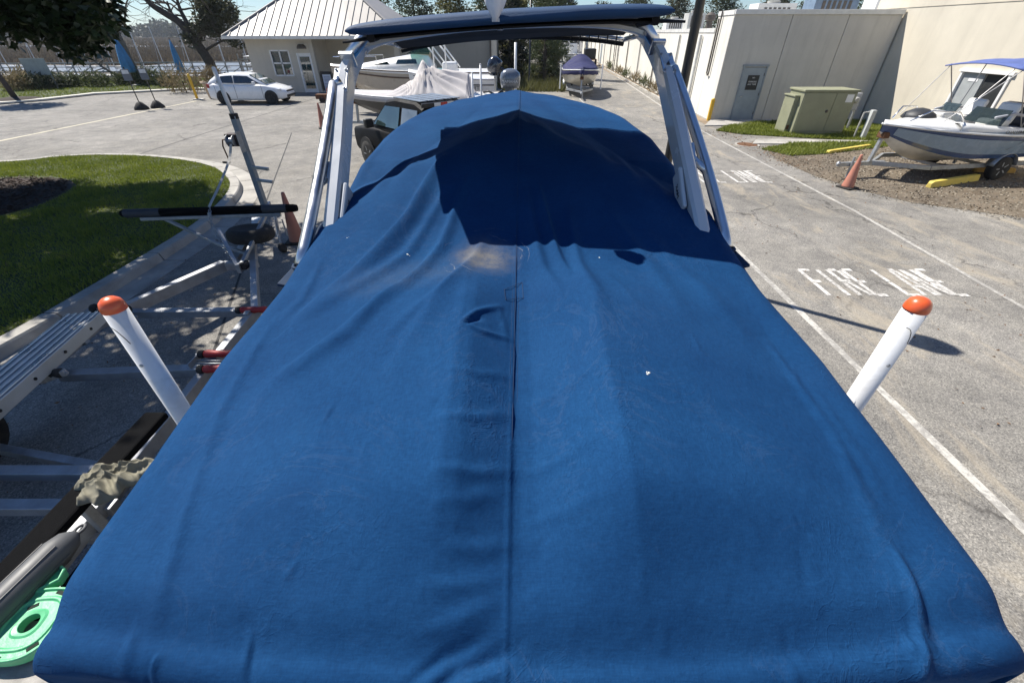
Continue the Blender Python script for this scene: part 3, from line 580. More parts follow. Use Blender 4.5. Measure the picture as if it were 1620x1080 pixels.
rz_ = ez + sl_ * hk; A_, B_, C_, D_ = (ex0, ey0, ez), (ex1, ey0, ez), (ex1, ey1, ez), (ex0, ey1, ez); P_, Q_ = ((ex0 + ex1) / 2, ey0 + hk, rz_), ((ex0 + ex1) / 2, ey1 - hk + .01, rz_)
rf = MB().add([A_, B_, C_, D_, P_, Q_], [(0, 1, 4), (1, 2, 5, 4), (2, 3, 5), (3, 0, 4, 5), (0, 3, 2, 1)]).build('roof', ROOF, ho, world=True)
for i in range(1, 24):
    x = ex0 + i * (ex1 - ex0) / 24; kx = min(x - ex0, ex1 - x); MB().beam((x, ey0, ez + .02), (x, ey0 + kx, ez + sl_ * kx + .02), .035, .05).build('roof_seam', ROOF, rf, world=True)
for a, b in ((A_, P_), (B_, P_)): MB().beam(Vector(a) + Vector((0, 0, .03)), Vector(b) + Vector((0, 0, .03)), .16, .06).build('hip_cap', ROOF, rf, world=True)
MB().beam((ex0, ey0 - .03, ez - .07), (ex1, ey0 - .03, ez - .07), .06, .17).build('fascia', CAPM, rf, world=True); MB().beam((ex0 - .03, ey0, ez - .07), (ex0 - .03, ey1, ez - .07), .06, .17).build('fascia', CAPM, rf, world=True)
an = thing('annex_building', 'plain grey tan annex wall behind the cabin cruiser', 'building', (-3.5, 36, 0)); MB().box((-3.4, 40, 1.7), (4.6, 8, 3.4)).build('wall', wall_mat('annex_stucco', (.30, .29, .25), .15), an, world=True)
MB().box((-1.25, 35.9, 1.6), (.35, .3, 3.2)).build('corner_post', TWALL, an, world=True); MB().box((-3.4, 40, 3.46), (4.9, 8.3, .12)).build('coping', CAPM, an, world=True); MB().tube([(-1.5, 35.72, .1), (-1.5, 35.72, 3.2)], .05, 8).build('downpipe', TRIM, an, world=True)
# A-board with notice
ab = thing('notice_board', 'dark framed white notice board standing beside the office porch', 'sign', at(522, 146, 0)); 
MB().box((0, 0, .62), (.72, .06, 1.15)).build('frame', BLACKP, ab, bevel=.01); MB().box((.02, -.036, .58), (.55, .012, .9)).build('sheet', M('notice_paper', (.62, .65, .72), .6, var=.08), ab)
for z in (.9, .82, .74, .66, .5, .42, .34, .26): MB().box((.02, -.044, z), (.4 if z > .6 else .46, .004, .025)).build('printed_line', M('notice_ink', (.2, .22, .3), .6), ab)
for x in (-.3, .3): MB().beam((x, 0, .1), (x, .35, 0.0), .05, .05).build('foot', BLACKP, ab)

# ================================================================== the covered boat
XC = .05
BW = lambda y: np.interp(y, [.40, .7, 1.5, 2.5, 3.3, 4.2, 4.9, 5.5, 6.0, 6.3, 6.5, 6.6], [1.385, 1.395, 1.385, 1.32, 1.27, 1.25, 1.17, 1.02, .80, .58, .34, .04])
ZE = lambda y: np.interp(y, [.4, 1, 1.5, 2.5, 3, 3.5, 4.2, 5, 6.6], [2.0, 2.07, 2.13, 2.22, 2.33, 2.47, 2.54, 2.59, 2.63])
ny, ns = 720, 500
# rows: transom drop first (arc length below the stern edge), then along the boat
tr = np.linspace(1, 0, 46)[:-1]; yy = np.concatenate([np.linspace(.46, 6.3, ny - 60), 6.3 + .3 * np.sin(np.linspace(0, np.pi / 2, 61)[1:])])
ss = np.linspace(-1.22, 1.22, ns)
Yg = np.concatenate([np.full(len(tr), .46), yy]); drop = np.concatenate([tr, np.zeros(len(yy))])
S, YY = np.meshgrid(ss, Yg); DR = np.meshgrid(ss, drop)[1]
sc = np.clip(S, -1, 1); ov = np.abs(S) - np.abs(sc)
X = XC + sc * BW(YY); Y = YY.copy()
def smooth(a, b, t): t = np.clip((t - a) / (b - a), 0, 1); return t * t * (3 - 2 * t)
xl = X - XC; ax = np.abs(xl)
base = ZE(Y) + .075 * (1 - sc ** 2) * smooth(.4, 1.0, Y)
# sunpads either side of a shallow centre walkway
pk_ = np.interp(xl, [-1.4, -1.1, -.31, -.27, -.22, -.03, .03, .25, .31, .36, 1.15, 1.4], [.0, .0, .108, .116, .104, -.004, -.004, .100, .124, .116, -.012, -.005])
for _ in range(2): pk_ = (np.roll(pk_, 1, 1) + np.roll(pk_, -1, 1) + pk_) / 3
pad = pk_ * smooth(.50, .85, Y) * (1 - smooth(1.65, 2.3, Y))
base = base + pad
yr = 3.80 - .95 * np.clip(ax / 1.15, 0, 1.1) ** 1.05; zr = 2.745 - .37 * np.clip(ax / 1.18, 0, 1.1) ** 1.15
y0 = 2.05; t = np.clip((Y - y0) / (yr - y0), 0, 1); near = base * (1 - t ** 1.5) + np.maximum(zr, base) * t ** 1.5
t2 = smooth(0, 1, (Y - yr) / np.maximum(6.6 - yr, .1)); bow = ZE(Y) + .05 * (1 - sc ** 2); farz = np.maximum(zr, bow) * (1 - t2 ** .8) + bow * t2 ** .8
Z = np.where(Y < yr, near, np.maximum(farz, bow - .01))
Y0g = Y.copy()
# rounded gunwale and hanging skirt
g = np.clip((np.abs(S) - .90) / .10, 0, 1); Z -= .085 * (1 - np.sqrt(1 - np.minimum(g, .999) ** 2))
X += np.sign(S) * ov * .12; Z -= ov * 1.35
# transom: rolled edge then hanging cloth
rr = smooth(.46, .62, Y); Z -= .045 * (1 - rr) ** 2
th = np.clip(DR / .25, 0, 1) * np.pi / 2; Y -= np.where(DR > 0, .075 * np.sin(th), 0); Z -= np.where(DR > 0, .075 * (1 - np.cos(th)) + np.clip(DR - .25, 0, 1) * .55, 0)
Y += np.where(DR > .25, (DR - .25) * .05 * (1 + .8 * np.sin(X * 9)), 0)
X += np.sign(S) * DR * .07 * np.clip(ax / 1.35, 0, 1.2) ** 4
Y += (-.07 + .10 * (ax / 1.35) ** 2) * (1 - smooth(.46, 1.3, Y0g))
rng = np.random.default_rng(3)
def seg_fold(pts, w, amp, asym=0.0):
    """add a soft crease along a polyline given in photo pixels, height amp, half width w"""
    global Z
    q = [at(u, v, 2.17) for (u, v) in pts]; best = np.full(X.shape, 9.0); side = np.zeros(X.shape); par = np.zeros(X.shape); L = sum((q[i + 1] - q[i]).length for i in range(len(q) - 1)); acc = 0
    for i in range(len(q) - 1):
        a, b = q[i], q[i + 1]; d = b - a; l = math.hypot(d.x, d.y); tx, ty = d.x / l, d.y / l
        al = np.clip((X - a.x) * tx + (Y - a.y) * ty, 0, l); dx_ = X - a.x - al * tx; dy_ = Y - a.y - al * ty; dist = np.hypot(dx_, dy_); k = dist < best
        best = np.where(k, dist, best); side = np.where(k, np.sign(dx_ * -ty + dy_ * tx), side); par = np.where(k, (acc + al) / L, par); acc += l
    taper = np.clip(np.sin(np.pi * np.clip(par * .92 + .04, 0, 1)), 0, 1) ** .7; ww = w * np.where(side > 0, 1 + asym, 1 - asym * .6) * (.7 + .6 * par)
    Z = Z + amp * FOLDK * taper * np.exp(-(best / ww) ** 2)
F = seg_fold; FOLDK = 1.75
F([(706, 338), (655, 392), (560, 455), (470, 512)], .05, .034, .5); F([(742, 360), (702, 420), (640, 482), (540, 545), (430, 600)], .035, .020, .4); F([(722, 362), (650, 428), (560, 478), (480, 510)], .04, .013)
F([(770, 410), (722, 480), (668, 548), (630, 600)], .04, .014, .4); F([(745, 440), (700, 500), (610, 560)], .03, .010); F([(850, 368), (876, 425), (896, 465)], .03, .020, -.3); F([(832, 372), (856, 450), (892, 525)], .035, .014)
F([(895, 385), (918, 465), (950, 540)], .035, .012); F([(955, 385), (1022, 440), (1075, 520)], .05, .008); F([(1000, 395), (1110, 470), (1200, 560)], .05, .006); F([(640, 470), (560, 545), (450, 590)], .04, .008)
F([(512, 430), (480, 480), (430, 520)], .03, .008); F([(620, 290), (580, 330), (520, 392)], .05, .010)
FOLDK = 1.0
F([(733, 553), (762, 530), (794, 510)], .012, .014, .2); F([(740, 554), (751, 546), (764, 538)],   .009, -.014); F([(735, 556), (765, 558), (805, 552)], .012, .014); F([(790, 512), (800, 545), (806, 575)], .02, .005)
F([(640, 1062), (715, 1010), (812, 984)], .020, -.030, .3); F([(628, 1062), (690, 1016), (806, 968)], .022, .020); F([(610, 1040), (690, 990), (775, 962)], .014, -.014); F([(640, 1075), (740, 1035), (820, 995)], .02, .018); F([(860, 1045), (950, 1062), (1010, 1055)], .015, -.012)
for (a, b, am) in (((690, 690), (810, 655), .005), ((685, 760), (815, 735), .006), ((690, 800), (790, 770), .004), ((700, 620), (812, 600), .004), ((700, 850), (815, 835), .005), ((660, 900), (812, 880), .005), ((835, 640), (930, 612), .003), ((835, 735), (940, 705), .004), ((840, 800), (960, 780), .003), ((640, 960), (800, 910), .005)):
    F([a, ((a[0] + b[0]) / 2, (a[1] + b[1]) / 2 + 8), b], .020, am * 1.8)
F([(1215, 535), (1330, 660), (1440, 835), (1500, 960)], .030, .012); F([(1290, 590), (1400, 720), (1480, 860)], .030, .008); F([(1452, 835), (1500, 900), (1560, 985)], .022, .022); F([(1490, 860), (1540, 930), (1585, 1000)], .03, -.012); F([(1500, 955), (1525, 985)], .012, .018, .3); F([(1515, 940), (1545, 990), (1560, 1030)], .016, .02)
F([(440, 498), (335, 640), (240, 850), (165, 975)], .028, .011); F([(300, 720), (235, 860), (195, 930)], .02, .008); F([(180, 985), (145, 1022)], .010, .020, .4); F([(172, 990), (140, 1030)], .008, -.02); F([(150, 940), (100, 1030)], .02, .012); F([(360, 950), (345, 1000), (333, 1045)], .011, -.012); F([(350, 960), (338, 1000)], .012, .008); F([(340, 930), (360, 950)], .02, -.006)
F([(1300, 985), (1335, 1060)], .02, .010); F([(1290, 960), (1320, 1020)], .016, -.006)
for i in range(70):   # short sharp creases
    u = rng.uniform(200, 1450); v = rng.uniform(420, 1010); a = rng.normal(2.3 if u < 820 else .8, .6); l = rng.uniform(20, 80); k2 = rng.normal(0, .25); F([(u, v), (u + l * .5 * math.cos(a), v + l * .5 * math.sin(a)), (u + l * math.cos(a + k2), v + l * math.sin(a + k2))], rng.uniform(.006, .012), rng.normal(.0, .0022))
for i in range(60):   # slack cloth: faint random creases
    u = rng.uniform(250, 1350); v = rng.uniform(430, 1000); a = rng.normal(2.2 if u < 820 else .9, .5); l = rng.uniform(40, 150); F([(u, v), (u + l * math.cos(a) * .6, v + l * math.sin(a) * .6)], rng.uniform(.018, .05), rng.normal(0, .0022))
Z += .0035 * np.sin(X * 5.3 + np.sin(Y * 3.7) * 1.7) * np.sin(Y * 4.1 + X * 1.3) + .004 * np.sin(X * 16 + Y * 3) * smooth(3.2, 4.5, Y)
# puckers along the ridge and in the hanging transom cloth
Z += .010 * np.sin(X * 26 + 2 * np.sin(X * 7)) * np.exp(-((Y - yr - .15) / .22) ** 2) * (Y > 2.6); Y += np.where(DR > .2, .018 * np.sin(X * 17 + DR * 5) * np.clip(DR, 0, 1), 0)
# the centre seam: a raised flat-felled line
Z += .004 * np.exp(-((xl + .035 - .02 * (Y - 2)) / .007) ** 2) - .002 * np.exp(-((xl + .02 - .02 * (Y - 2)) / .006) ** 2)
hem = np.abs(S) > 1.205
V = np.stack([X, Y, Z], 2).reshape(-1, 3); nr, nc = X.shape; idx = np.arange(nr * nc).reshape(nr, nc)
Fc = np.stack([idx[:-1, :-1], idx[:-1, 1:], idx[1:, 1:], idx[1:, :-1]], 2).reshape(-1, 4)
COV = cover_mat()
cv = fast_mesh('boat_cover', V - np.array([XC, .46, 2.0]), Fc, COV, None, True); cv.location = (XC, .46, 2.0)
tag(cv, 'large wrinkled blue canvas cover stretched over the foreground boat', 'boat cover')
def zcov(x, y):
    i = np.argmin(np.abs(Yg[46:] - y)) + 45; j = int(np.argmin(np.abs(X[i] - x))); return float(Z[i, j])
# stitched seam, darts and patch on the cloth
SEAM = M('seam_thread', (.006, .03, .09), .8, var=.3); PALE = M('pale_stitch', (.45, .5, .55), .8, var=.3)
def on_cloth(name, pts, r, mat, lift=.002, n=5):
    mb = MB(); q = [Vector((p[0], p[1], zcov(p[0], p[1]) + lift)) - cv.location for p in pts]; mb.tube(q, r, n); return mb.build(name, mat, cv)
on_cloth('seam', [(XC - .03 + .02 * (y - 2), y) for y in np.linspace(.5, 6.4, 90)], .0013, SEAM, .0028)
for off in (-.014, .016):
    on_cloth('seam_stitching', [(XC - .03 + off + .02 * (y - 2), y) for y in np.linspace(.5, 6.4, 90)], .0007, SEAM, .0012)
def stitched(pts, k):
    for i in range(k):
        a, b = Vector(pts[0]), Vector(pts[1]); p = a.lerp(b, i / k); q = a.lerp(b, (i + .55) / k); on_cloth('stitch', [p, q], .0016, PALE, .003)
a = at(333, 1045, 2.0); b = at(326, 1072, 2.0); stitched([(a.x, max(a.y, .47)), (b.x, max(b.y, .465))], 5)
px_ = [at(u, v, 2.27) for u, v in ((798, 456), (826, 441), (828, 462), (800, 470), (798, 456))]
for i in range(4): on_cloth('patch_edge', [(px_[i].x, px_[i].y), (px_[i + 1].x, px_[i + 1].y)], .0013, SEAM, .002)
for (u, v, r) in ((650, 424, .009), (672, 911, .010), (1020, 609, .006), (556, 400, .005), (945, 428, .004), (478, 803, .004), (640, 830, .003)):   # bird droppings
    p = at(u, v, 2.2); mb = MB()
    for k in range(3):
        qx = p.x + random.uniform(-1, 1) * r; qy = p.y + random.uniform(-1, 1) * r; q = Vector((qx, qy, zcov(qx, qy) + .001)) - cv.location
        mb.lathe([(r * random.uniform(.5, .9), 0), (r * .4, .002), (0, .003)], 8, q)
    mb.build('white_spot', M('dropping', (.75, .75, .68), .8), cv)

# ---- hull
bt = thing('covered_boat', 'big wakeboard boat under blue cover with white tower and hardtop', 'boat', (XC, 3.2, 0))
hullm = M('hull_white', (.78, .79, .80), .2, var=.04, coat=.5); rows_s, rows_b = [], []
for y in list(np.linspace(.50, 6.2, 26)) + [6.35, 6.45, 6.52]:
    w = float(BW(y)) - .035; ze = float(ZE(y)) - .14; tt = max(0, (y - 3.6) / 2.9); ch = w * (1 - .45 * tt ** 1.5); zk = .72 + 1.1 * tt ** 2.2; zc_ = max(zk + .25, .98 + .75 * tt ** 1.6)
    rows_s.append([(XC - w, y, ze), (XC - (w * .98), y, ze - .25), (XC - ch, y, zc_)]); rows_b.append([(XC - ch, y, zc_), (XC - ch * .5, y, (zc_ + zk) / 2 - .02), (XC, y, zk), (XC + ch * .5, y, (zc_ + zk) / 2 - .02), (XC + ch, y, zc_)])
sd = MB().grid(rows_s, flip=True); sd.grid([[(2 * XC - p[0], p[1], p[2]) for p in r] for r in rows_s]); sd.build('hull_side', hullm, bt, True, world=True, solid=.03)
MB().grid(rows_b, flip=True).build('hull_bottom', M('hull_dark', (.03, .05, .09), .3), bt, True, world=True, solid=.03)
r0s, r0b = rows_s[0], rows_b[0]; trp = [Vector(p) for p in r0s] + [Vector(p) for p in r0b[1:-1]] + [Vector((2 * XC - p[0], p[1], p[2])) for p in r0s[::-1]]
MB().slab(trp, .04).build('transom', hullm, bt, world=True)
for s in (-1, 1): MB().tube([(XC + s * (float(BW(y)) - .01), y, float(ZE(y)) - .20) for y in np.linspace(.45, 6.3, 30)], .028, 8).build('rub_rail', WHITE, bt, True, world=True)
for s in (-1, 1):   # white swim-deck corners below the hanging cloth
    MB().box((XC + s * 1.08, .36, 1.50), (.34, .42, .12)).build('stern_corner', hullm, bt, bevel=.05, world=True)
MB().box((XC, .18, 1.38), (2.35, .55, .08)).build('swim_deck', hullm, bt, bevel=.03, world=True)

# ---- tower
TOWER = M('tower_white', (.56, .575, .59), .22, var=.05, coat=.5, dirt=((.55, .53, .48), .3, 3)); BRUSH = M('brushed_tube', (.70, .71, .72), .34, metal=1, var=.06, scale=8)
def sweep(path, ws, hs, wdir, name, mat, parent, bev=.012):
    """rectangular bar along path; ws = width along wdir, hs = thickness"""
    rows = []; m = len(path); path = [Vector(p) for p in path]
    for i, p in enumerate(path):
        t = (path[min(i + 1, m - 1)] - path[max(i - 1, 0)]).normalized(); wv = (Vector(wdir) - t * Vector(wdir).dot(t)).normalized(); hv = t.cross(wv); a, b = wv * ws[i] / 2, hv * hs[i] / 2; c = .8
        rows.append([p + a * c + b, p + a + b * .6, p + a - b * .6, p + a * c - b, p - a * c - b, p - a - b * .6, p - a + b * .6, p - a * c + b])
    mb = MB().grid(rows, closed=True); k = 8; mb.f += [tuple(range(k - 1, -1, -1)), tuple(range((m - 1) * k, m * k))]; return mb.build(name, mat, parent, world=True, smooth=False, bevel=0)
LEG = {-1: [(-1.150, 2.46, 2.12), (-1.150, 2.64, 2.27), (-1.165, 3.10, 2.64), (-1.19, 3.56, 3.01), (-1.16, 3.74, 3.145)], 1: [(1.20, 2.50, 2.18), (1.18, 2.68, 2.34), (1.155, 3.26, 2.74), (1.13, 3.80, 3.09), (1.08, 3.98, 3.21)]}
ARCH = {-1: [(-1.14, 3.78, 3.165), (-1.07, 3.86, 3.212), (-.95, 3.92, 3.25), (-.75, 3.95, 3.28), (-.4, 3.95, 3.318), (-.001, 3.95, 3.342)], 1: [(1.05, 4.0, 3.25), (.98, 4.0, 3.295), (.88, 4.0, 3.322), (.7, 3.98, 3.342), (.4, 3.96, 3.350), (.001, 3.95, 3.342)]}
for s in (-1, 1):
    pth = smooth_poly(LEG[s][:4] + ARCH[s], 5); m_ = len(pth)
    rows = []
    for k, p in enumerate(pth):
        t_ = (pth[min(k + 1, m_ - 1)] - pth[max(k - 1, 0)]).normalized(); f_ = min(1, max(0, (k - 12) / 14)); aft = Vector((0, -.62, .78)).lerp(Vector((0, -1, 0)), f_).normalized(); wv = (aft - t_ * aft.dot(t_)).normalized(); hv = t_.cross(wv)
        a_, b_2 = wv * lerp(.075, .09, f_), hv * lerp(.044, .020, f_); rows.append([p + a_ * .8 + b_2, p + a_ + b_2 * .6, p + a_ - b_2 * .6, p + a_ * .8 - b_2, p - a_ * .8 - b_2, p - a_ - b_2 * .6, p - a_ + b_2 * .6, p - a_ * .8 + b_2])
    mb = MB().grid(rows, closed=True, flip=True); mb.f += [tuple(range(8)), tuple(range(m_ * 8 - 1, m_ * 8 - 9, -1))]; leg = mb.build('tower_leg', TOWER, bt, True, world=True); leg['label'] = 'white left tower leg' if s < 0 else 'white right tower leg'
    md = leg.modifiers.new('edge', 'EDGE_SPLIT'); md.split_angle = R(35)
    L = [Vector(p) for p in LEG[s]]
    # long outer tube with end flanges and a stand-off
    b0 = Vector((-1.27, 2.33, 2.17)) if s < 0 else Vector((1.335, 2.47, 2.22)); t0 = L[3] + Vector((s * .055, -.10, -.005)); ctl = (b0 + t0) / 2 + Vector((s * (-.02 if s < 0 else .10), -.02, (-.03 if s < 0 else -.10)))
    q = [(1 - k / 12) ** 2 * b0 + 2 * (1 - k / 12) * (k / 12) * ctl + (k / 12) ** 2 * t0 for k in range(13)]
    tb_ = MB().tube(q, .036, 18).build('outer_tube', BRUSH, bt, True, world=True)
    ld = (L[3] - L[2]).normalized(); up_ = Vector((s, 0, 0)).cross(ld).normalized() * (1 if s > 0 else 1); 
    if up_.z < 0: up_ = -up_
    rot = Matrix((Vector((1, 0, 0)), ld, Vector((1, 0, 0)).cross(ld))).transposed(); fl = L[3] - ld * .05 + up_ * .066 + Vector((s * .01, 0, 0))
    MB().box(fl, (.10, .20, .018), rot).build('flange', BRUSH, bt, bevel=.006, world=True); MB().tube([t0, fl + Vector((0, 0, 0))], .033, 14).build('tube_end', BRUSH, bt, True, world=True)
    for dy in (.08, -.08):
        for dx in (-.034, .034): MB().lathe([(.010, 0), (.010, .008), (0, .012)], 8, fl + rot @ Vector((dx, dy, .009)), rot).build('bolt', GALV, bt, world=True)
    ps = q[5]; pl = L[2] + (L[1] - L[2]) * .30 + Vector((s * .055, 0, 0)); MB().tube([ps, pl], .024, 12).build('stand_off', BRUSH, bt, True, world=True); MB().box(pl, (.022, .13, .11), Matrix.Rotation(R(39), 3, 'X')).build('flange', BRUSH, bt, bevel=.006, world=True)
    e4 = L[4]; tp_ = Vector((-.99, 3.80, 3.31)) if s < 0 else Vector((.93, 3.95, 3.36)); MB().tube([e4 + up_ * .05 + Vector((s * .01, -.06, -.03)), e4.lerp(tp_, .5) + up_ * .05, tp_ + up_ * .02], .040, 16).build('upper_tube', BRUSH, bt, True, world=True)
    MB().box(e4 + up_ * .05 + Vector((s * .012, -.07, -.04)), (.10, .03, .11), rot).build('clamp', BRUSH, bt, bevel=.006, world=True)
    # side badge panel near the foot, and the cloth collar round the foot
    c = L[1].lerp(L[2], .30) + Vector((-s * .064, 0, -.01)); MB().box(c, (.03, .30, .125), Matrix.Rotation(R(39), 3, 'X')).build('badge_panel', TOWER, leg, bevel=.016, world=True)
    xd = Vector((0, .78, .63)) * (-1 if s < 0 else 1) * -1; textmesh('badge_text', 'MAX', .045, BLACKP, leg, frame(c + Vector((-s * .0165, 0, 0)) - bt.location, -xd if s < 0 else -xd, Vector((0, -.63, .78))), .001)
    ft = L[1] + Vector((0, 0, -.03)); MB().tube([ft + Vector((math.cos(a) * .115, math.sin(a) * .12, .07 * math.sin(a))) for a in np.linspace(0, 2 * math.pi, 25)], .012, 6, False).build('cloth_collar', M('dark_hem', (.01, .03, .07), .85), leg, True, world=True)
    MB().tube([b0 + Vector((math.cos(a) * .04, math.sin(a) * .045, 0)) for a in np.linspace(0, 2 * math.pi, 17)], .010, 6, False).build('cloth_collar', MATS['dark_hem'], tb_, True, world=True)
    c2 = b0 + Vector((s * .03, -.1, -.03)); MB().box(c2, (.06, .20, .02), Matrix.Rotation(R(-14 * s), 3, 'Y')).build('hem_flap', MATS['dark_hem'], tb_, bevel=.006, world=True)
# hardtop canopy: padded blue slab, tilted a little, black lining, laced hem at the front
CANB = M('canopy_blue', (.007, .045, .12), .7, var=.2, scale=3, bs=.2, bscale=150)
def canz(x, y): return 3.392 - .088 * ((x - 1.0) / 1.9) ** 2 + .03 * math.sin(min(1, max(0, (y - 2.8) / 1.0)) * math.pi / 2) - .06 * max(0, (y - 3.9) / .7) ** 2
rows = []
for iy, yv in enumerate(np.linspace(0, 1, 22)):
    y = 2.78 + yv * 1.82; row = []
    hw = (.865 + .20 * min(1, yv * 1.6)); x_c = -.02
    for a in np.linspace(0, 2 * math.pi, 49)[:-1]:
        ex = abs(math.cos(a)) ** .28 * (1 if math.cos(a) > 0 else -1); ezz = abs(math.sin(a)) ** .5 * (1 if math.sin(a) > 0 else -1); x = x_c + hw * ex; th_ = .031 * min(1, (.45 + yv * 14)) * min(1, .3 + (1 - yv) * 12)
        if abs(x - x_c) > hw * .9: th_ *= 1 - .12 * ((abs(x - x_c) - hw * .9) / (hw * .1)) ** 2
        row.append((x, y, canz(x, y) + ezz * th_))
    rows.append(row)
mb = MB().grid(rows, closed=True, flip=True); mb.f += [tuple(range(48)), tuple(range(21 * 48 + 47, 21 * 48 - 1, -1))]; can = mb.build('hardtop_canopy', CANB, bt, True, world=True); can['label'] = 'padded blue canopy on the tower'
lin = [[(x, y, canz(x, y) - .046 - .05 * max(0, y - 4.1)) for x in np.linspace(-.98, .98, 20)] for y in np.linspace(3.0, 4.6, 10)]
MB().grid(lin).build('canopy_lining', M('lining_black', (.008, .009, .012), .9), can, True, world=True, solid=.012)
fr_ = [(x, 4.62, 3.302 - .10 * abs((x - .15) / 1.15) ** 2.2) for x in np.linspace(-1.0, 1.0, 26)]
MB().tube(fr_, .014, 10).build('frame_tube', BRUSH, can, True, world=True)
MB().tube([(p[0], p[1] + .03, p[2] - .034) for p in fr_], .018, 8).build('hem_roll', MATS['lining_black'], can, True, world=True)
for i in range(1, 25):
    p = Vector(fr_[i]); MB().tube([p + Vector((0, -.03, .045)), p + Vector((.003, -.018, .0)), p + Vector((.003, .01, -.034))], .006, 5).build('lacing', MATS['lining_black'], can, world=True)
for s in (-1, 1):
    x = s * 1.0; MB().tube([(x, 3.9, 3.25 if s < 0 else 3.30), (x, 4.3, 3.23 if s < 0 else 3.27), (x, 4.62, fr_[0][2] if s < 0 else fr_[-1][2])], .02, 8).build('side_tube', TOWER, can, True, world=True)
    MB().tube([(s * .80, 2.95, canz(s * .8, 2.95) - .045), (s * .86, 3.3, canz(s * .86, 3.3) - .05), (s * .86, 3.6, 3.31 if s < 0 else 3.35)], .024, 7).build('strap_bundle', MATS['lining_black'], can, world=True)
# light mast wrapped in a white bag at the back of the hardtop
ml = MB(); pr = [(.008, -.055), (.02, -.03), (.038, 0), (.05, .03), (.047, .08), (.05, .09), (.045, .10), (.04, .11), (.026, .12), (.010, .125)]; rows = []
for (r, z) in pr: rows.append([(-.085 + .01 * z + r * (1 + .18 * math.sin(4 * a + z * 9)) * math.cos(a), 2.755 + r * (1 + .15 * math.sin(3 * a + z * 5)) * math.sin(a), 3.40 + z) for a in np.linspace(0, 2 * math.pi, 21)[:-1]])
ml.grid(rows, closed=True); ml.f += [tuple(range(19, -1, -1)), tuple(range(9 * 20, 10 * 20))]; mo = ml.build('wrapped_mast', M('white_bag', (.72, .72, .74), .7, var=.12, scale=9, bs=.4, bscale=18), bt, True, world=True); mo['label'] = 'light mast wrapped in white cloth'
MB().beam((-.085, 2.78, 3.36), (-.085, 3.9, 3.325), .04, .03).build('mast_bracket', TOWER, mo, world=True)

# ---- the trailer under it, with the two orange-capped guide poles
mt = thing('boat_trailer', 'trailer under the covered boat with two white guide poles capped orange', 'trailer', (XC, 3, 0)); PVC = M('white_pvc', (.78, .78, .77), .4, var=.06, dirt=((.45, .43, .38), .45, 9)); ORA = M('orange_cap', (.78, .12, .03), .35, var=.12, coat=.3)
for s in (-1, 1):
    MB().beam((XC + s * .72, .7, .52), (XC + s * .72, 4.9, .52), .09, .14).build('frame_rail', ALU, mt, world=True); MB().beam((XC + s * .72, 4.9, .52), (XC, 7.6, .52), .09, .14).build('frame_rail', ALU, mt, world=True)
    MB().beam((XC + s * .55, .9, .80), (XC + s * .55, 4.2, .80), .12, .18).build('bunk', CARPET, mt, world=True, bevel=.02)
    for y in (1.1, 2.6, 4.0): MB().beam((XC + s * .55, y, .56), (XC + s * .55, y, .74), .06, .06).build('bunk_bracket', GALV, mt, world=True)
    for y in (1.9, 2.75):
        w = MB().lathe([(.18, -.11), (.3, -.11), (.33, -.06), (.33, .06), (.3, .11), (.18, .11)], 24, (XC + s * 1.02, y, .33), Matrix.Rotation(R(90), 3, 'Y')).build('wheel', RUBBER, mt, True, world=True); MB().lathe([(0, -.02), (.18, -.06), (.19, .06), (0, .03)], 18, (XC + s * 1.02, y, .33), Matrix.Rotation(R(90), 3, 'Y')).build('rim', ALU, w, world=True)
    x = -1.575 if s < 0 else 1.60; bx = XC + s * .72
    gp = MB().tube([(bx, 1.45, .50), (x, 1.45, .50), (x, 1.45, .62)], .03, 10).build('pole_arm', GALV, mt, world=True)
    pole = MB().tube([(x, 1.45, .56), (x + s * .015, 1.45, 2.42)], .042, 22).build('guide_pole', PVC, mt, True, world=True); pole['label'] = 'white guide pole with orange rounded cap on the %s' % ('left' if s < 0 else 'right')
    MB().lathe([(.0435, -.022), (.0445, -.015), (.043, 0), (.037, .018), (.024, .030), (.010, .035), (0, .036)], 24, (x + s * .015, 1.45, 2.425)).build('pole_cap', ORA, pole, True, world=True)
    MB().tube([(x + s * .012 + .043 * math.cos(a), 1.45 + .043 * math.sin(a), 2.35 + .03 * math.sin(a * 3) - .02 * k) for k, a in enumerate(np.linspace(-2.2, -1.2, 6))], .0015, 4).build('scratch', BLACKP, pole, world=True)
    MB().lathe([(.008, 0), (.007, .004), (0, .005)], 8, (x + s * .008, 1.45 - .042, 2.15), Matrix.Rotation(R(90), 3, 'X')).build('screw', GALV, pole, world=True)
for y in (.75, 2.3, 3.6, 4.8): MB().beam((XC - .72, y, .45), (XC + .72, y, .45), .08, .10).build('cross_member', ALU, mt, world=True)
MB().beam((XC - 1.0, 2.33, .34), (XC + 1.0, 2.33, .34), .07, .07).build('axle', GALV, mt, world=True); MB().beam((XC, 6.75, .5), (XC, 6.95, 1.5), .09, .09).build('bow_post', GALV, mt, world=True); MB().tube([(XC, 7.4, .55), (XC, 7.4, .06)], .035, 10).build('jack', GALV, mt, world=True)
MB().box((XC, 7.4, .02), (.2, .2, .04)).build('jack_foot', GALV, mt, world=True)

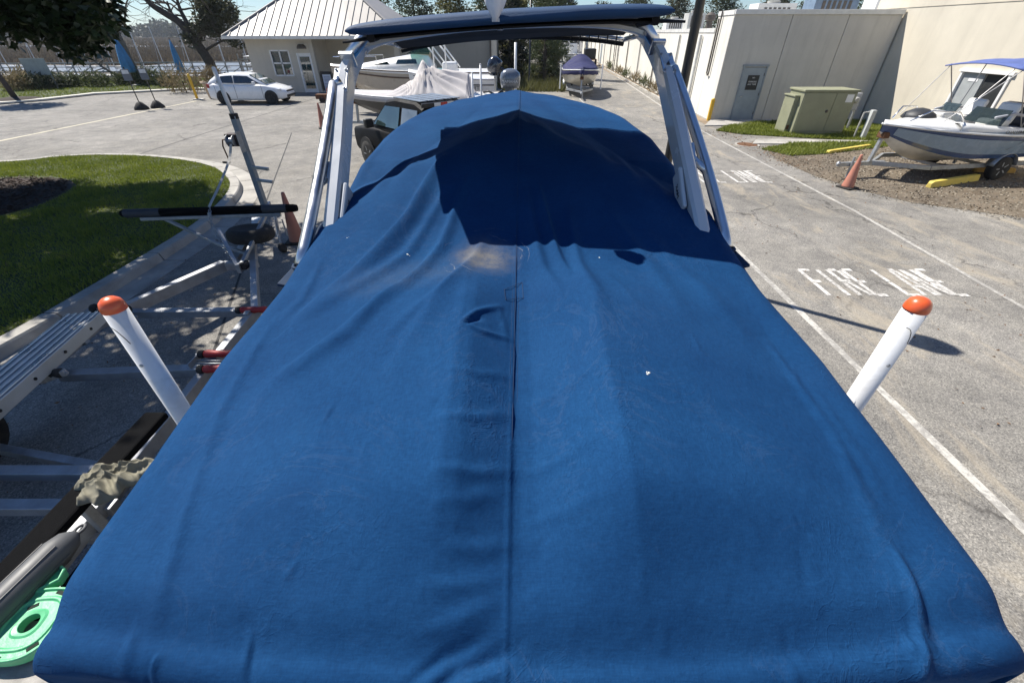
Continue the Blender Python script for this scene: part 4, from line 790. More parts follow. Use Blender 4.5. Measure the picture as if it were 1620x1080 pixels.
# ================================================================== the empty trailer on the left
et = thing('empty_boat_trailer', 'empty aluminium boat trailer with winch post and spare tyre by the lawn', 'trailer', (-4.1, 5, 0))
def B(name, a, b, w, h, m, up=(0, 0, 1), bev=.006, parent=None): return MB().beam(a, b, w, h, up).build(name, m, parent or et, world=True, bevel=bev)
zr_ = .52
lf = [Vector((-4.62, .3, zr_)), Vector((-5.02, 2.6, zr_)), Vector((-5.0, 4.2, zr_)), Vector((-4.32, 5.6, zr_)), Vector((-4.78, 8.3, zr_))]
la, lb = at(150, 512, zr_), at(340, 428, zr_); ra, rb = at(405, 492, zr_), at(401, 400, zr_)
pb = Vector((-4.86, 8.32, zr_)); fr1 = at(355, 420, zr_); fr2 = at(402, 418, zr_)
B('frame_rail', (-4.30, -.8, zr_), la, .10, .15, ALU); B('frame_rail', la, fr1, .10, .15, ALU); B('frame_rail', ra, rb, .08, .13, ALU); B('frame_rail', (-2.80, -.8, zr_), ra, .08, .13, ALU)
B('front_cross_member', fr1, fr2 + Vector((.05, 0, 0)), .09, .12, ALU); B('tongue', at(372, 415, zr_), pb + Vector((0, .15, 0)), .10, .13, ALU); B('tongue_brace', rb, pb + Vector((.04, -.5, 0)), .07, .1, ALU)
for (p, q) in (((168, 496), (398, 493)), ((98, 594), (352, 583))):
    B('cross_member', at(*p, zr_ - .03), at(*q, zr_ - .03) + Vector((.1, 0, 0)), .10, .09, ALU)
for v in (748, 802): a = at(110, v, zr_ - .03); B('cross_member', a + Vector((-1.6, 0, 0)), a + Vector((.35, 0, 0)), .09, .09, ALU)
# running board with ribs
s0, s1 = at(133, 497, .74), at(10, 600, .74); dn = (s1 - s0).normalized(); far_ = s0; nearp = s0 + dn * 2.4; sd_ = Vector((-dn.y, dn.x, 0)); 
rbd = B('running_board', far_, nearp, .34, .03, ALU)
for k in range(5): o_ = sd_ * (-.14 + k * .07); B('tread_rib', far_ + o_ + Vector((0, 0, .022)), nearp + o_ + Vector((0, 0, .022)), .028, .016, M('bright_aluminium', (.80, .81, .82), .3, metal=.85, var=.08), parent=rbd)
for sgn in (-1, 1): B('board_side', far_ + sd_ * sgn * .172 + Vector((0, 0, -.05)), nearp + sd_ * sgn * .172 + Vector((0, 0, -.05)), .012, .13, M('cream_aluminium', (.70, .69, .64), .45, metal=.5, var=.1), parent=rbd)
for k in range(5):
    for sgn in (1,): p = far_ + dn * (.25 + k * .42) + sd_ * sgn * .18 + Vector((0, 0, -.05)); MB().lathe([(.016, 0), (.016, .006), (0, .008)], 10, p, Vector((sd_ * sgn)).to_track_quat('Z', 'Y').to_matrix()).build('bolt', BLACKP, rbd, world=True)
for f_ in (.12, .9): p = far_ + dn * 2.4 * f_; B('board_bracket', p + Vector((.0, 0, -.03)), p + Vector((.1, 0, -.2)), .06, .06, GALV)
for (cx, cy, z) in ((-4.95, 2.55, .34), (-4.75, 1.6, .34), (-2.55, 2.1, .34), (-2.5, 1.2, .34)):
    rt = Matrix.Rotation(R(90), 3, 'Y'); w = MB().lathe([(.18, -.1), (.3, -.1), (.335, -.05), (.335, .05), (.3, .1), (.18, .1)], 26, (cx, cy, z), rt).build('wheel', RUBBER, et, True, world=True); MB().lathe([(0, -.02), (.18, -.07), (.185, .07), (0, .02)], 18, (cx, cy, z), rt).build('rim', ALU, w, world=True)
B('axle', (-4.95, 2.55, .34), (-2.55, 2.1, .34), .07, .07, GALV); B('axle', (-4.75, 1.6, .34), (-2.5, 1.2, .34), .07, .07, GALV)
REDR = M('red_roller', (.36, .02, .018), .5, var=.25, scale=12, dirt=((.12, .02, .02), .4, 9))
def roller(name, c, L, r, parent=et):
    d = Vector((1, .05, 0)).normalized(); rt = d.to_track_quat('Z', 'Y').to_matrix(); o = MB().lathe([(r * .8, -L / 2), (r, -L * .42), (r * .82, -L * .15), (r, 0), (r * .82, L * .15), (r, L * .42), (r * .8, L / 2)], 16, c, rt).build(name, REDR, parent, True, world=True)
    MB().lathe([(r * .95, -.025), (r * 1.1, 0), (r * .95, .025)], 14, Vector(c) - d * (L / 2 + .03), rt).build('roller_end', RUBBER, o, world=True); MB().tube([Vector(c) - d * (L / 2 + .09), Vector(c) + d * (L / 2 + .05)], .011, 8).build('spindle', GALV, o, world=True); return o
roller('red_roller', at(386, 490, .60) + Vector((.12, 0, 0)), .30, .042); roller('red_roller', at(334, 559, .62) + Vector((.12, 0, 0)), .36, .042); roller('red_roller', at(330, 583, .62) + Vector((.12, 0, 0)), .32, .042)
p = at(310, 572, .6); B('roller_bracket', p + Vector((-.02, .1, 0)), p + Vector((-.02, -.08, 0)), .012, .07, GALV, bev=.002); B('roller_bracket', p + Vector((0, .012, .0)), p + Vector((.45, .012, .0)), .012, .02, GALV, bev=.002); B('roller_bracket', p + Vector((0, -.02, -.01)), p + Vector((.4, -.02, -.01)), .012, .02, GALV, bev=.002); B('roller_post', p + Vector((.2, -.02, -.02)), p + Vector((.2, -.02, -.15)), .05, .05, GALV)
p = at(392, 500, .56); B('roller_bracket', p + Vector((0, .08, .02)), p + Vector((0, -.04, .02)), .06, .07, GALV, bev=.002)
p = at(92, 590, .60); roller('black_roller', p + Vector((-.05, 0, 0)), .16, .05).data.materials[0] = RUBBER; B('roller_bracket', p + Vector((-.16, -.06, -.05)), p + Vector((.06, .02, 0)), .05, .06, M('pale_bracket', (.5, .45, .4), .6, var=.4, scale=20), bev=.006); B('roller_arm', p + Vector((-.45, -.1, -.06)), p + Vector((-.12, -.04, -.05)), .06, .06, RUST)
p = at(150, 488, .62); MB().lathe([(.05, -.03), (.06, 0), (.05, .03)], 14, p, Matrix.Rotation(R(90), 3, 'Y')).build('guide_wheel', RUBBER, et, True, world=True); p2 = at(200, 490, .62); MB().lathe([(.05, -.03), (.06, 0), (.05, .03)], 14, p2, Matrix.Rotation(R(90), 3, 'Y')).build('guide_wheel', RUBBER, et, True, world=True); MB().tube([p, p2 + Vector((.08, 0, -.1))], .014, 8).build('guide_spindle', GALV, et, world=True)
# carpeted bunks running aft on the right
for (x, y0_, y1_, w, z, nm) in ((-2.78, -.5, 2.36, .17, .88, 'bunk'), (-2.38, -.5, 2.15, .12, .86, 'bunk')):
    B(nm, (x, y0_, z), (x, y1_, z), w, .06, CARPET, bev=.015)
    for y in (.4, 1.6): B('bunk_bracket', (x, y, z - .03), (x, y, zr_ - .04), .06, .05, GALV)
B('cross_member', (-3.0, 1.6, zr_ - .09), (-2.2, 1.6, zr_ - .09), .06, .06, ALU); B('cross_member', (-3.0, .4, zr_ - .09), (-2.2, .4, zr_ - .09), .06, .06, ALU)
# padded bow cross bar on struts
zb = 1.0; c0, c1 = at(192, 338, zb), at(470, 329, zb); d = (c1 - c0)
MB().tube([c0, c0 + d * .02, c0 + d * .98, c1], [.045, .062, .062, .05], 16).build('padded_bar', CARPET, et, world=True)
MB().tube([c0 + d * .02, c0 + d * .22], .066, 16).build('bar_sleeve', M('slate_rubber', (.045, .05, .06), .7, var=.3), et, world=True); MB().tube([c0 + d * .80, c0 + d * .94], .067, 16).build('bar_sleeve', MATS['slate_rubber'], et, world=True)
B('bar_support', c0 + d * .1 + Vector((0, -.03, -.085)), c0 + d * .9 + Vector((0, -.03, -.085)), .05, .05, GALV)
j1 = at(378, 420, .60); B('bow_strut', c0 + d * .22 + Vector((0, 0, -.1)), at(345, 386, .62), .045, .045, GALV); B('bow_strut', at(345, 362, .98), j1 + Vector((-.03, 0, 0)), .05, .05, GALV); B('bow_strut', at(418, 345, .95), j1 + Vector((.03, 0, 0)), .05, .05, GALV); B('bow_strut', at(345, 386, .62), at(392, 402, .6), .05, .05, GALV); B('strut_foot', j1 + Vector((0, 0, .03)), j1 + Vector((0, 0, -.1)), .1, .06, GALV)
p = at(386, 422, .56); B('clamp', p + Vector((-.02, 0, .03)), p + Vector((.06, 0, .03)), .12, .1, BLACKP)
# winch post
pt = pb + Vector((0, 0, 0)); post = B('winch_post', pb + Vector((0, 0, -.05)), Vector((-4.86, 8.32, 2.13)), .10, .12, M('post_grey', (.24, .28, .32), .5, metal=.4, var=.2, dirt=((.15, .13, .11), .4, 6)), (0, 1, 0), .012)
MB().tube([(-4.86, 8.32, 2.08), (-4.86, 8.32, 2.16)], .07, 16).build('post_cap', RUBBER, post, world=True); MB().tube([(-4.87, 8.32, 2.15), (-4.93, 8.33, 2.82)], [.034, .034], 14).build('guide_tube', PVC, post, True, world=True); MB().lathe([(.034, 0), (.025, .02), (0, .028)], 14, (-4.93, 8.33, 2.82)).build('guide_tube_cap', PVC, post, True, world=True)
for z in (1.28, 1.05): B('post_peg', (-4.82, 8.28, z), (-4.50, 8.22, z - .02), .05, .05, GALV, parent=post)
wc = Vector((-4.95, 8.22, 1.76)); B('winch_body', wc + Vector((-.10, 0, 0)), wc + Vector((.12, 0, 0)), .15, .20, M('winch_dark', (.06, .04, .035), .6, metal=.3, var=.4, scale=20), parent=post); MB().lathe([(.09, -.06), (.09, -.05), (.05, -.05), (.05, .05), (.09, .05), (.09, .06)], 16, wc + Vector((0, -.08, 0)), Matrix.Rotation(R(90), 3, 'Y')).build('winch_drum', GALV, post, world=True)
MB().tube([wc + Vector((-.12, -.02, 0)), wc + Vector((-.19, -.02, 0)), wc + Vector((-.21, -.04, -.10)), wc + Vector((-.19, -.04, -.36)), wc + Vector((-.28, -.05, -.37))], .012, 8).build('winch_crank', RUST, post, world=True); MB().tube([wc + Vector((-.19, -.05, -.37)), wc + Vector((-.31, -.05, -.37))], .02, 8).build('crank_grip', BLACKP, post, world=True)
B('winch_plate', wc + Vector((.13, -.03, .14)), wc + Vector((.13, -.03, -.2)), .01, .14, GALV, (0, 1, 0), .002, post)
st = [wc + Vector((.02, -.16, -.04)), at(362, 255, 0, 7.9), at(345, 298, 0, 7.3), at(331, 328, 0, 6.75), at(332, 345, 0, 6.6)]; MB().grid([[p + Vector((-.022, 0, 0)), p + Vector((.022, .004, 0))] for p in smooth_poly(st, 5)]).build('winch_strap', M('strap_webbing', (.50, .48, .44), .8, var=.15), et, world=True, solid=.004)
lk = smooth_poly([at(331, 328, 0, 6.7), at(337, 360, 0, 6.45), at(350, 385, 0, 6.3), at(364, 408, .62)], 6)
for i in range(len(lk) - 1):
    a, b = lk[i], lk[i + 1]; d = (b - a).normalized(); u_ = d.cross(Vector((0, 0, 1) if i % 2 else (0, 1, .3))).normalized(); c = (a + b) / 2; MB().tube([c + d * math.cos(t_) * .042 + u_ * math.sin(t_) * .018 for t_ in np.linspace(0, 2 * math.pi, 11)], .006, 5, False).build('chain_link', GALV, et, world=True)
# spare wheel, jack
sp_c = at(397, 370, .78); rt = Matrix.Rotation(R(-8), 3, 'X'); sp = MB().lathe([(.185, -.09), (.28, -.1), (.325, -.06), (.335, 0), (.325, .06), (.28, .1), (.185, .09)], 32, sp_c, rt).build('spare_wheel', RUBBER, et, True, world=True); MB().lathe([(0, .0), (.06, .02), (.13, -.02), (.17, .02), (.19, .085), (.175, .09), (.16, .03)], 24, sp_c, rt).build('rim', WPAINT, sp, True, world=True)
for k in range(4): a = k * math.pi / 2 + .4; MB().lathe([(.012, 0), (.012, .015), (0, .018)], 8, sp_c + rt @ Vector((.055 * math.cos(a), .055 * math.sin(a), .018)), rt).build('wheel_nut', GALV, sp, world=True)
B('spare_bracket', sp_c + Vector((0, .05, -.05)), sp_c + Vector((-.05, .3, -.28)), .06, .06, GALV)
jc = at(447, 392, .09); MB().lathe([(.02, -.03), (.085, -.03), (.09, 0), (.085, .03), (.02, .03)], 18, jc, Matrix.Rotation(R(70), 3, 'Y')).build('jack_wheel', RUBBER, et, True, world=True); B('jack_fork', jc + Vector((0, 0, 0)), jc + Vector((-.06, .1, .2)), .03, .05, GALV); MB().tube([jc + Vector((-.06, .1, .16)), jc + Vector((-.10, .3, .55)), pb + Vector((.05, -.1, .05))], .03, 10).build('jack_tube', GALV, et, world=True)
for k in range(3): p = at(424 + k * 11, 347, .80); B('wire_bundle', p, p + Vector((.02, -.03, -.28)), .02, .03, ALU, bev=.002)

# ---- loose things lying at the near left
gm = M('green_plastic', (.10, .47, .22), .45, var=.15, scale=8, dirt=((.30, .55, .38), .5, 7), bs=.2, bscale=30)
GC = at(44, 984, .98); gp = thing('green_plastic_pad', 'round green moulded plastic pad with centre hole lying near the boat', 'plastic pad', (GC.x, GC.y, .93), R(48)); gp.scale = (.74, .74, 1)
def ringslab(mb, r0, r1, z0, z1, n=40, sq=0.0):
    f_ = lambda a: 1 + sq * (math.cos(2 * a) ** 2)
    rows = [[((r) * f_(a) * math.cos(a), r * f_(a) * math.sin(a), z) for a in np.linspace(0, 2 * math.pi, n + 1)[:-1]] for (r, z) in ((r0, z0), (r0, z1), (r1, z1), (r1, z0), (r0, z0))]; return mb.grid(rows, closed=True, flip=True)
out_ = []
for a in np.linspace(0, 2 * math.pi, 49)[:-1]:
    r_ = .235 * (1 + .05 * math.cos(4 * a)); out_.append((r_ * math.cos(a), r_ * math.sin(a)))
rows = [[(.056 * math.cos(a), .056 * math.sin(a), z) for a in np.linspace(0, 2 * math.pi, 49)[:-1]] for z in (0, .042)] + [[(p[0] * k, p[1] * k, z) for p in out_] for k, z in ((.34, .046), (.40, .040), (.62, .040), (.66, .048), (.72, .048), (.75, .040), (.90, .040), (.93, .052), (.98, .052), (1.0, .044), (1.0, .0))] + [[(.056 * math.cos(a), .056 * math.sin(a), 0) for a in np.linspace(0, 2 * math.pi, 49)[:-1]]]
MB().grid(rows, closed=True, flip=True).build('plate', gm, gp, bevel=.003)
hd = MB(); hd.prism([(-.17, .20), (.18, .20), (.22, .26), (.20, .36), (.05, .40), (-.13, .38), (-.20, .31)], 0, .040); hd.build('handle_tab', gm, gp, bevel=.012); MB().tube([(-.17, .22, .042), (-.19, .31, .042), (-.13, .37, .042), (.05, .39, .042), (.195, .35, .042), (.215, .27, .042), (.18, .21, .042), (0, .235, .042), (-.17, .22, .042)], .013, 8, False).build('tab_rim', gm, gp, True)
HOLE = M('hole_dark', (.01, .02, .014), .9)
for a, rr_ in ((.5, .195), (1.3, .12), (2.0, .195), (2.8, .195), (3.7, .195), (4.7, .195), (5.6, .195)): MB().box((rr_ * math.cos(a), rr_ * math.sin(a), .0405), (.024, .06, .004), Matrix.Rotation(a, 3, 'Z')).build('slot', HOLE, gp, bevel=.001)
pk = thing('weathered_plank', 'grey weathered plank sticking out under the green pad', 'plank', (-2.35, .55, .9)); MB().box((0, .30, -.022), (.95, .12, .035)).build('board', M('grey_wood', (.36, .34, .31), .9, var=.3, scale=14, bs=.5), pk, bevel=.004); MB().box((0.05, .14, -.022), (.9, .12, .035)).build('board', MATS['grey_wood'], pk, bevel=.004); MB().box((-.05, .01, -.02), (.8, .10, .05)).build('white_batten', PVC, pk, bevel=.006)
fd_a, fd_b = at(-32, 992, 1.0), at(82, 880, 1.0); fn = thing('boat_fender', 'grey inflatable boat fender lying on the black carpeted bunk', 'fender', (fd_a + fd_b) / 2 - Vector((0, 0, .08))); FEN = M('grey_vinyl', (.085, .087, .09), .5, var=.15, dirt=((.08, .08, .08), .4, 8)); dv = (fd_b - fd_a).normalized(); rt = dv.to_track_quat('Z', 'Y').to_matrix()
MB().lathe([(.012, -.36), (.05, -.34), (.078, -.27), (.08, 0), (.078, .2), (.06, .27), (.03, .30), (.02, .31)], 26, (0, 0, .08), rt).build('body', FEN, fn, True)
for k in range(6): a = k * math.pi / 3; MB().tube([Vector((0, 0, .08)) + rt @ Vector((.081 * math.cos(a), .081 * math.sin(a), z)) for z in (-.26, 0, .2)], .0025, 5).build('moulded_rib', FEN, fn)
MB().tube([Vector((0, 0, .08)) + rt @ Vector((.022 * math.cos(t_), 0, .33 + .03 * math.sin(t_))) for t_ in np.linspace(0, 2 * math.pi, 13)], .009, 6, False).build('eye', FEN, fn, True)
# crumpled cloth
RC = at(172, 746, 1.0); rg = thing('crumpled_cloth', 'crumpled olive khaki cloth lying across the black bunk', 'cloth', (RC.x, RC.y, .91), R(25)); NN = 90; rows = []
def ridge_(t): return 1 - abs(math.sin(t))
for i in range(NN):
    row = []
    for j in range(NN):
        a, b = i / (NN - 1) * 2 - 1, j / (NN - 1) * 2 - 1; k_ = math.sqrt(max(1e-6, a * a + b * b)); m_ = max(abs(a), abs(b)); ca, cb_ = a * m_ / k_, b * m_ / k_; th = math.atan2(cb_, ca)
        R_ = 1 + .16 * math.sin(3 * th + 1) + .09 * math.sin(7 * th) + .05 * math.sin(13 * th); x = ca * .22 * R_; y = cb_ * .155 * R_
        w1 = x * 9 + 22 * y + 1.5 * math.sin(x * 17) + .6 * math.sin(y * 41); w2 = x * 24 - 14 * y + 1.2 * math.sin(y * 25 + 2); h = (.040 * ridge_(w1) ** 1.5 + .026 * ridge_(w2) ** 1.6 + .014 * ridge_(x * 55 + y * 38 + math.sin(x * 40)) + .035)
        row.append((x, y, h * (1 - m_ ** 7) + .004))
    rows.append(row)
MB().grid(rows, flip=True).build('cloth', M('olive_cloth', (.22, .205, .15), .9, var=.2, scale=6, bs=.3, bscale=200), rg, True, solid=.004)

# ================================================================== cars
def loft(sections, mb=None, caps=True):
    mb = mb or MB(); k = len(sections[0]); mb.grid(sections, closed=True)
    if caps: n = len(mb.v); m = len(sections); base = n - m * k; mb.f += [tuple(base + i for i in range(k - 1, -1, -1)), tuple(range(n - k, n))]
    return mb
def wheel(parent, c, r, w, rimmat, name='wheel', spokes=5):
    rt = Matrix.Rotation(R(90), 3, 'X'); c = Vector(c)
    o = MB().lathe([(r * .6, -w / 2), (r * .93, -w / 2), (r, -w * .3), (r, w * .3), (r * .93, w / 2), (r * .6, w / 2)], 28, c, rt).build(name, RUBBER, parent, True)
    MB().lathe([(0, -w * .3), (r * .2, -w * .36), (r * .55, -w * .2), (r * .62, -w * .48), (r * .62, w * .48), (r * .55, w * .2), (r * .2, w * .36), (0, w * .3)], 20, c, rt).build('rim', rimmat, o, True)
    for k in range(spokes):
        a = 2 * math.pi * k / spokes
        for s in (-1, 1): MB().beam(c + Vector((math.cos(a) * r * .12, s * w * .38, math.sin(a) * r * .12)), c + Vector((math.cos(a) * r * .58, s * w * .42, math.sin(a) * r * .58)), .03, r * .14, (0, 1, 0)).build('spoke', rimmat, o)
    return o
def sect(x, hw, z0, z1, n=9, rnd=.12, tuck=.06):
    """rounded body section at station x (local x forward)"""
    p = [(hw - tuck, z0), (hw - .01, z0 + rnd), (hw, (z0 + z1) / 2), (hw - .015, z1 - rnd * .8), (hw - rnd * .7, z1 - .015), (hw * .5, z1 + .012)]
    return [Vector((x, y, z)) for y, z in p] + [Vector((x, -y, z)) for y, z in p[::-1]]
def car_hatch(t, paint):
    st = [(-2.14, .66, .42, .86), (-2.08, .76, .30, .98), (-1.7, .85, .22, 1.02), (-.9, .88, .20, .99), (0, .88, .20, .98), (.8, .88, .20, .97), (1.1, .87, .20, .95), (1.55, .85, .22, .86), (1.9, .79, .26, .76), (2.08, .68, .30, .68), (2.16, .5, .36, .6)]
    loft([sect(*q) for q in st]).build('body', paint, t, True, bevel=0)
    # cabin
    cab = [(-2.06, .70, .98, .68, 1.0), (-1.85, .74, .97, .64, 1.20), (-1.5, .77, .97, .61, 1.40), (-.85, .80, .96, .61, 1.49), (-.15, .80, .96, .61, 1.50), (.3, .79, .95, .60, 1.43), (.8, .77, .95, .62, 1.20), (1.25, .74, .92, .68, .94)]
    secs = []
    for x, wb, zb, wt, zt in cab: secs.append([Vector((x, wb, zb)), Vector((x, (wb + wt) / 2 + .02, (zb + zt) / 2)), Vector((x, wt, zt - .035)), Vector((x, wt - .1, zt)), Vector((x, -wt + .1, zt)), Vector((x, -wt, zt - .035)), Vector((x, -(wb + wt) / 2 - .02, (zb + zt) / 2)), Vector((x, -wb, zb))])
    loft(secs).build('cabin', paint, t, True)
    gl = glass('car_glass', (.010, .014, .018))
    for s in (-1, 1):
        for pts in ([(-1.45, 1.06), (-.55, 1.03), (-.55, 1.39), (-1.15, 1.36), (-1.40, 1.20)], [(-.48, 1.03), (.85, 1.03), (.28, 1.36), (-.48, 1.39)]):
            q = []
            for x, z in pts: f_ = (z - .97) / .53; y = .80 + .02 - .165 * f_ - (.02 if abs(f_ - .5) > .3 else 0) * .5; q.append(Vector((x, s * (y + .018), z)))
            MB().slab(q if s < 0 else q[::-1], .02).build('side_window', gl, t)
        MB().box((.62, s * .93, 1.06), (.12, .2, .13)).build('door_mirror', paint, t, bevel=.03)
        MB().box((-1.98, s * .80, .90), (.14, .06, .2), Matrix.Rotation(R(8), 3, 'Y')).build('tail_light', M('tail_red', (.35, .01, .012), .25, var=.1, coat=.5), t, bevel=.02)
        MB().box((1.80, s * .74, .72), (.34, .12, .1), Matrix.Rotation(R(-14 * -s), 3, 'Z')).build('headlight', M('lamp_glass', (.65, .68, .7), .15, var=.1, coat=.6), t, bevel=.03)
        for x in (-.52, .95, -1.6): MB().beam((x, s * .885, .3), (x, s * .884, .95), .006, .012, (1, 0, 0)).build('door_gap', BLACKP, t)
        for x in (-.75, .25): MB().box((x, s * .89, .86), (.16, .03, .03)).build('door_handle', paint, t, bevel=.008)
        for x in (-1.28, 1.36): MB().lathe([(.36, -.012), (.365, .012), (.0, .014)], 24, (x, s * .876, .34), Matrix.Rotation(R(-90 * s), 3, 'X')).build('wheel_arch', BLACKP, t)
    MB().slab([(.36, .56, 1.425), (.36, -.56, 1.425), (1.20, -.68, .99), (1.20, .68, .99)], .02).build('windscreen', glass('windscreen_glass', (.03, .05, .05)), t)
    MB().slab([(-1.58, -.56, 1.39), (-1.58, .56, 1.39), (-2.0, .62, 1.10), (-2.0, -.62, 1.10)], .02).build('rear_window', gl, t)
    MB().box((2.12, 0, .62), (.08, .9, .1)).build('grille', BLACKP, t, bevel=.02); MB().box((2.1, 0, .40), (.14, 1.1, .14)).build('bumper_vent', BLACKP, t, bevel=.03)
    blk = M('dark_rim', (.03, .03, .032), .5)
    for x in (-1.28, 1.36):
        for s in (-1, 1): wheel(t, (x, s * .79, .32), .32, .21, blk)
CARW = M('car_white', (.88, .88, .87), .3, var=.02, coat=.5)
car = thing('parked_hatchback', 'white five-door hatchback parked in front of the office', 'car', (-14.9, 28.2, 0), R(1.5)); car_hatch(car, CARW)

def pickup(t, paint):
    st = [(-2.85, .92, .55, 1.12), (-2.7, .95, .45, 1.15), (-1.0, .97, .42, 1.15), (.2, .97, .40, 1.15), (1.3, .96, .40, 1.15), (2.0, .95, .40, 1.10), (2.5, .92, .42, 1.04), (2.72, .82, .5, .95)]
    loft([sect(*q, rnd=.1) for q in st]).build('body', paint, t, True)
    cab = [(-1.05, .92, 1.12, .74, 1.14), (-.95, .92, 1.12, .72, 1.80), (-.6, .92, 1.12, .70, 1.90), (.3, .92, 1.12, .70, 1.91), (.75, .91, 1.12, .70, 1.84), (1.55, .88, 1.10, .74, 1.14)]
    secs = [[Vector((x, wb, zb)), Vector((x, wt, zt - .05)), Vector((x, wt - .08, zt)), Vector((x, -wt + .08, zt)), Vector((x, -wt, zt - .05)), Vector((x, -wb, zb))] for x, wb, zb, wt, zt in cab]
    loft(secs).build('cab', paint, t, False, bevel=.03)
    gl = clearglass('truck_glass', (.6, .75, .72), .55); gl2 = glass('rear_side_glass', (.10, .11, .12), .08)
    for s in (-1, 1):
        for pts, g in (([(-.85, 1.24), (-.12, 1.24), (-.12, 1.74), (-.80, 1.74)], gl2), ([(0.0, 1.24), (1.25, 1.24), (.72, 1.72), (0.0, 1.74)], glass('truck_front_glass', (.02, .035, .035)))):
            q = [Vector((x, s * (.925 - (z - 1.12) * .29 + .012), z)) for x, z in pts]; MB().slab(q if s < 0 else q[::-1], .02).build('side_window', g, t)
        MB().box((1.2, s * 1.08, 1.28), (.14, .24, .22)).build('door_mirror', BLACKP, t, bevel=.03)
        for x in (-1.75, 1.75): MB().lathe([(.43, -.015), (.43, .01), (0, .012)], 24, (x, s * .965, .42), Matrix.Rotation(R(-90 * s), 3, 'X')).build('wheel_arch', BLACKP, t); wheel(t, (x, s * .86, .38), .38, .25, ALU)
        MB().box((-2.82, s * .85, .95), (.1, .14, .3)).build('tail_light', MATS['tail_red'], t, bevel=.02)
    MB().slab([(.8, .64, 1.82), (.8, -.64, 1.82), (1.52, -.76, 1.18), (1.52, .76, 1.18)], .02).build('windscreen', glass('windscreen_glass'), t)
    roofm = M('truck_roof_reflection', (.30, .33, .36), .3, metal=.4, var=.1)  # pale grey paints in the sky reflected by the black roof
    for k in range(5): MB().box((-.15, -.52 + k * .26, 1.922), (1.25, .20, .024)).build('roof_rib', roofm, t, bevel=.006)
    MB().beam((-1.0, -.74, 1.86), (-1.0, .74, 1.86), .07, .09).build('rear_roof_bar', BLACKP, t, bevel=.01)
    for k, m_ in enumerate((WPAINT, M('reflector_red', (.55, .02, .02), .3), WPAINT)): MB().box((-1.04, .30 - k * .2, 1.86), (.012, .19, .07)).build('reflector', m_, t)
TRK = M('truck_black', (.005, .005, .006), .6, var=.2, spec=.1)
tk = thing('pickup_truck', 'black pickup truck with ribbed roof parked ahead of the covered boat', 'truck', (-2.35, 12.9, 0), R(134)); pickup(tk, TRK)

# ================================================================== boats
def hull(t, L, Bm, D, sheer, z0, side_m, bot_m, deck_m, bluff=2.2, rail_m=None, x0=0, cock=(.12, .62), stripe=None):
    rows_s, rows_b, rows_d = [], [], []
    for tt in list(np.linspace(0, .9, 19)) + [.94, .97, .99, 1.0]:
        hb = Bm / 2 * (1 - max(0, (tt - .35) / .65) ** bluff) + .015; hb *= .94 + .06 * min(1, tt * 4); x = x0 + tt * L; zg = z0 + D + sheer * tt ** 2
        k = max(0, (tt - .55) / .45); zk = z0 + D * .80 * k ** 2.4 + (sheer * k ** 2.4 * .8); zc = min(zg - .05, z0 + D * .30 + (D * .55 + sheer * .7) * k ** 1.7); hc = hb * (.88 - .35 * k)
        rows_s.append([(x, hc, zc), (x, lerp(hc, hb, .55), lerp(zc, zg, .45)), (x, hb, zg)]); rows_b.append([(x, -hc, zc), (x, 0, zk), (x, hc, zc)]); rows_d.append([(x, -hb, zg), (x, -hb * .6, zg + .05 * (1 - k)), (x, 0, zg + .09), (x, hb * .6, zg + .05 * (1 - k)), (x, hb, zg)])
    sd = MB().grid(rows_s, flip=True); sd.grid([[(p[0], -p[1], p[2]) for p in r] for r in rows_s]); sd.build('hull_side', side_m, t, True); MB().grid(rows_b, flip=True).build('hull_bottom', bot_m, t, True)
    MB().grid(rows_d, flip=True).build('deck', deck_m, t, True)
    r0 = rows_s[0]; tp = [Vector(p) for p in r0] + [Vector((p[0], -p[1], p[2])) for p in r0[::-1]] + [Vector((x0, 0, z0))]; MB().slab(tp, .03).build('transom', side_m, t)
    for s in (-1, 1): MB().tube([(r[2][0], s * r[2][1], r[2][2] - .01) for r in rows_s], .03, 6).build('rub_rail', rail_m or BLACKP, t, True)
    if stripe:
        for (f0, f1, m_) in stripe:
            for s in (-1, 1):
                g = []
                for r in rows_s[:20]:
                    hc, zc = r[0][1], r[0][2]; hb, zg = r[2][1], r[2][2]; f = lambda q: (lerp(hc, lerp(hc, hb, .55), q / .5) if q < .5 else lerp(lerp(hc, hb, .55), hb, (q - .5) / .5), lerp(zc, lerp(zc, zg, .45), q / .5) if q < .5 else lerp(lerp(zc, zg, .45), zg, (q - .5) / .5))
                    a, b = f(f0), f(f1); g.append([(r[0][0], s * (a[0] + .022), a[1] - .004), (r[0][0], s * (b[0] + .022), b[1])])
                MB().grid(g, flip=s > 0).build('stripe', m_, t, True)
    return rows_s
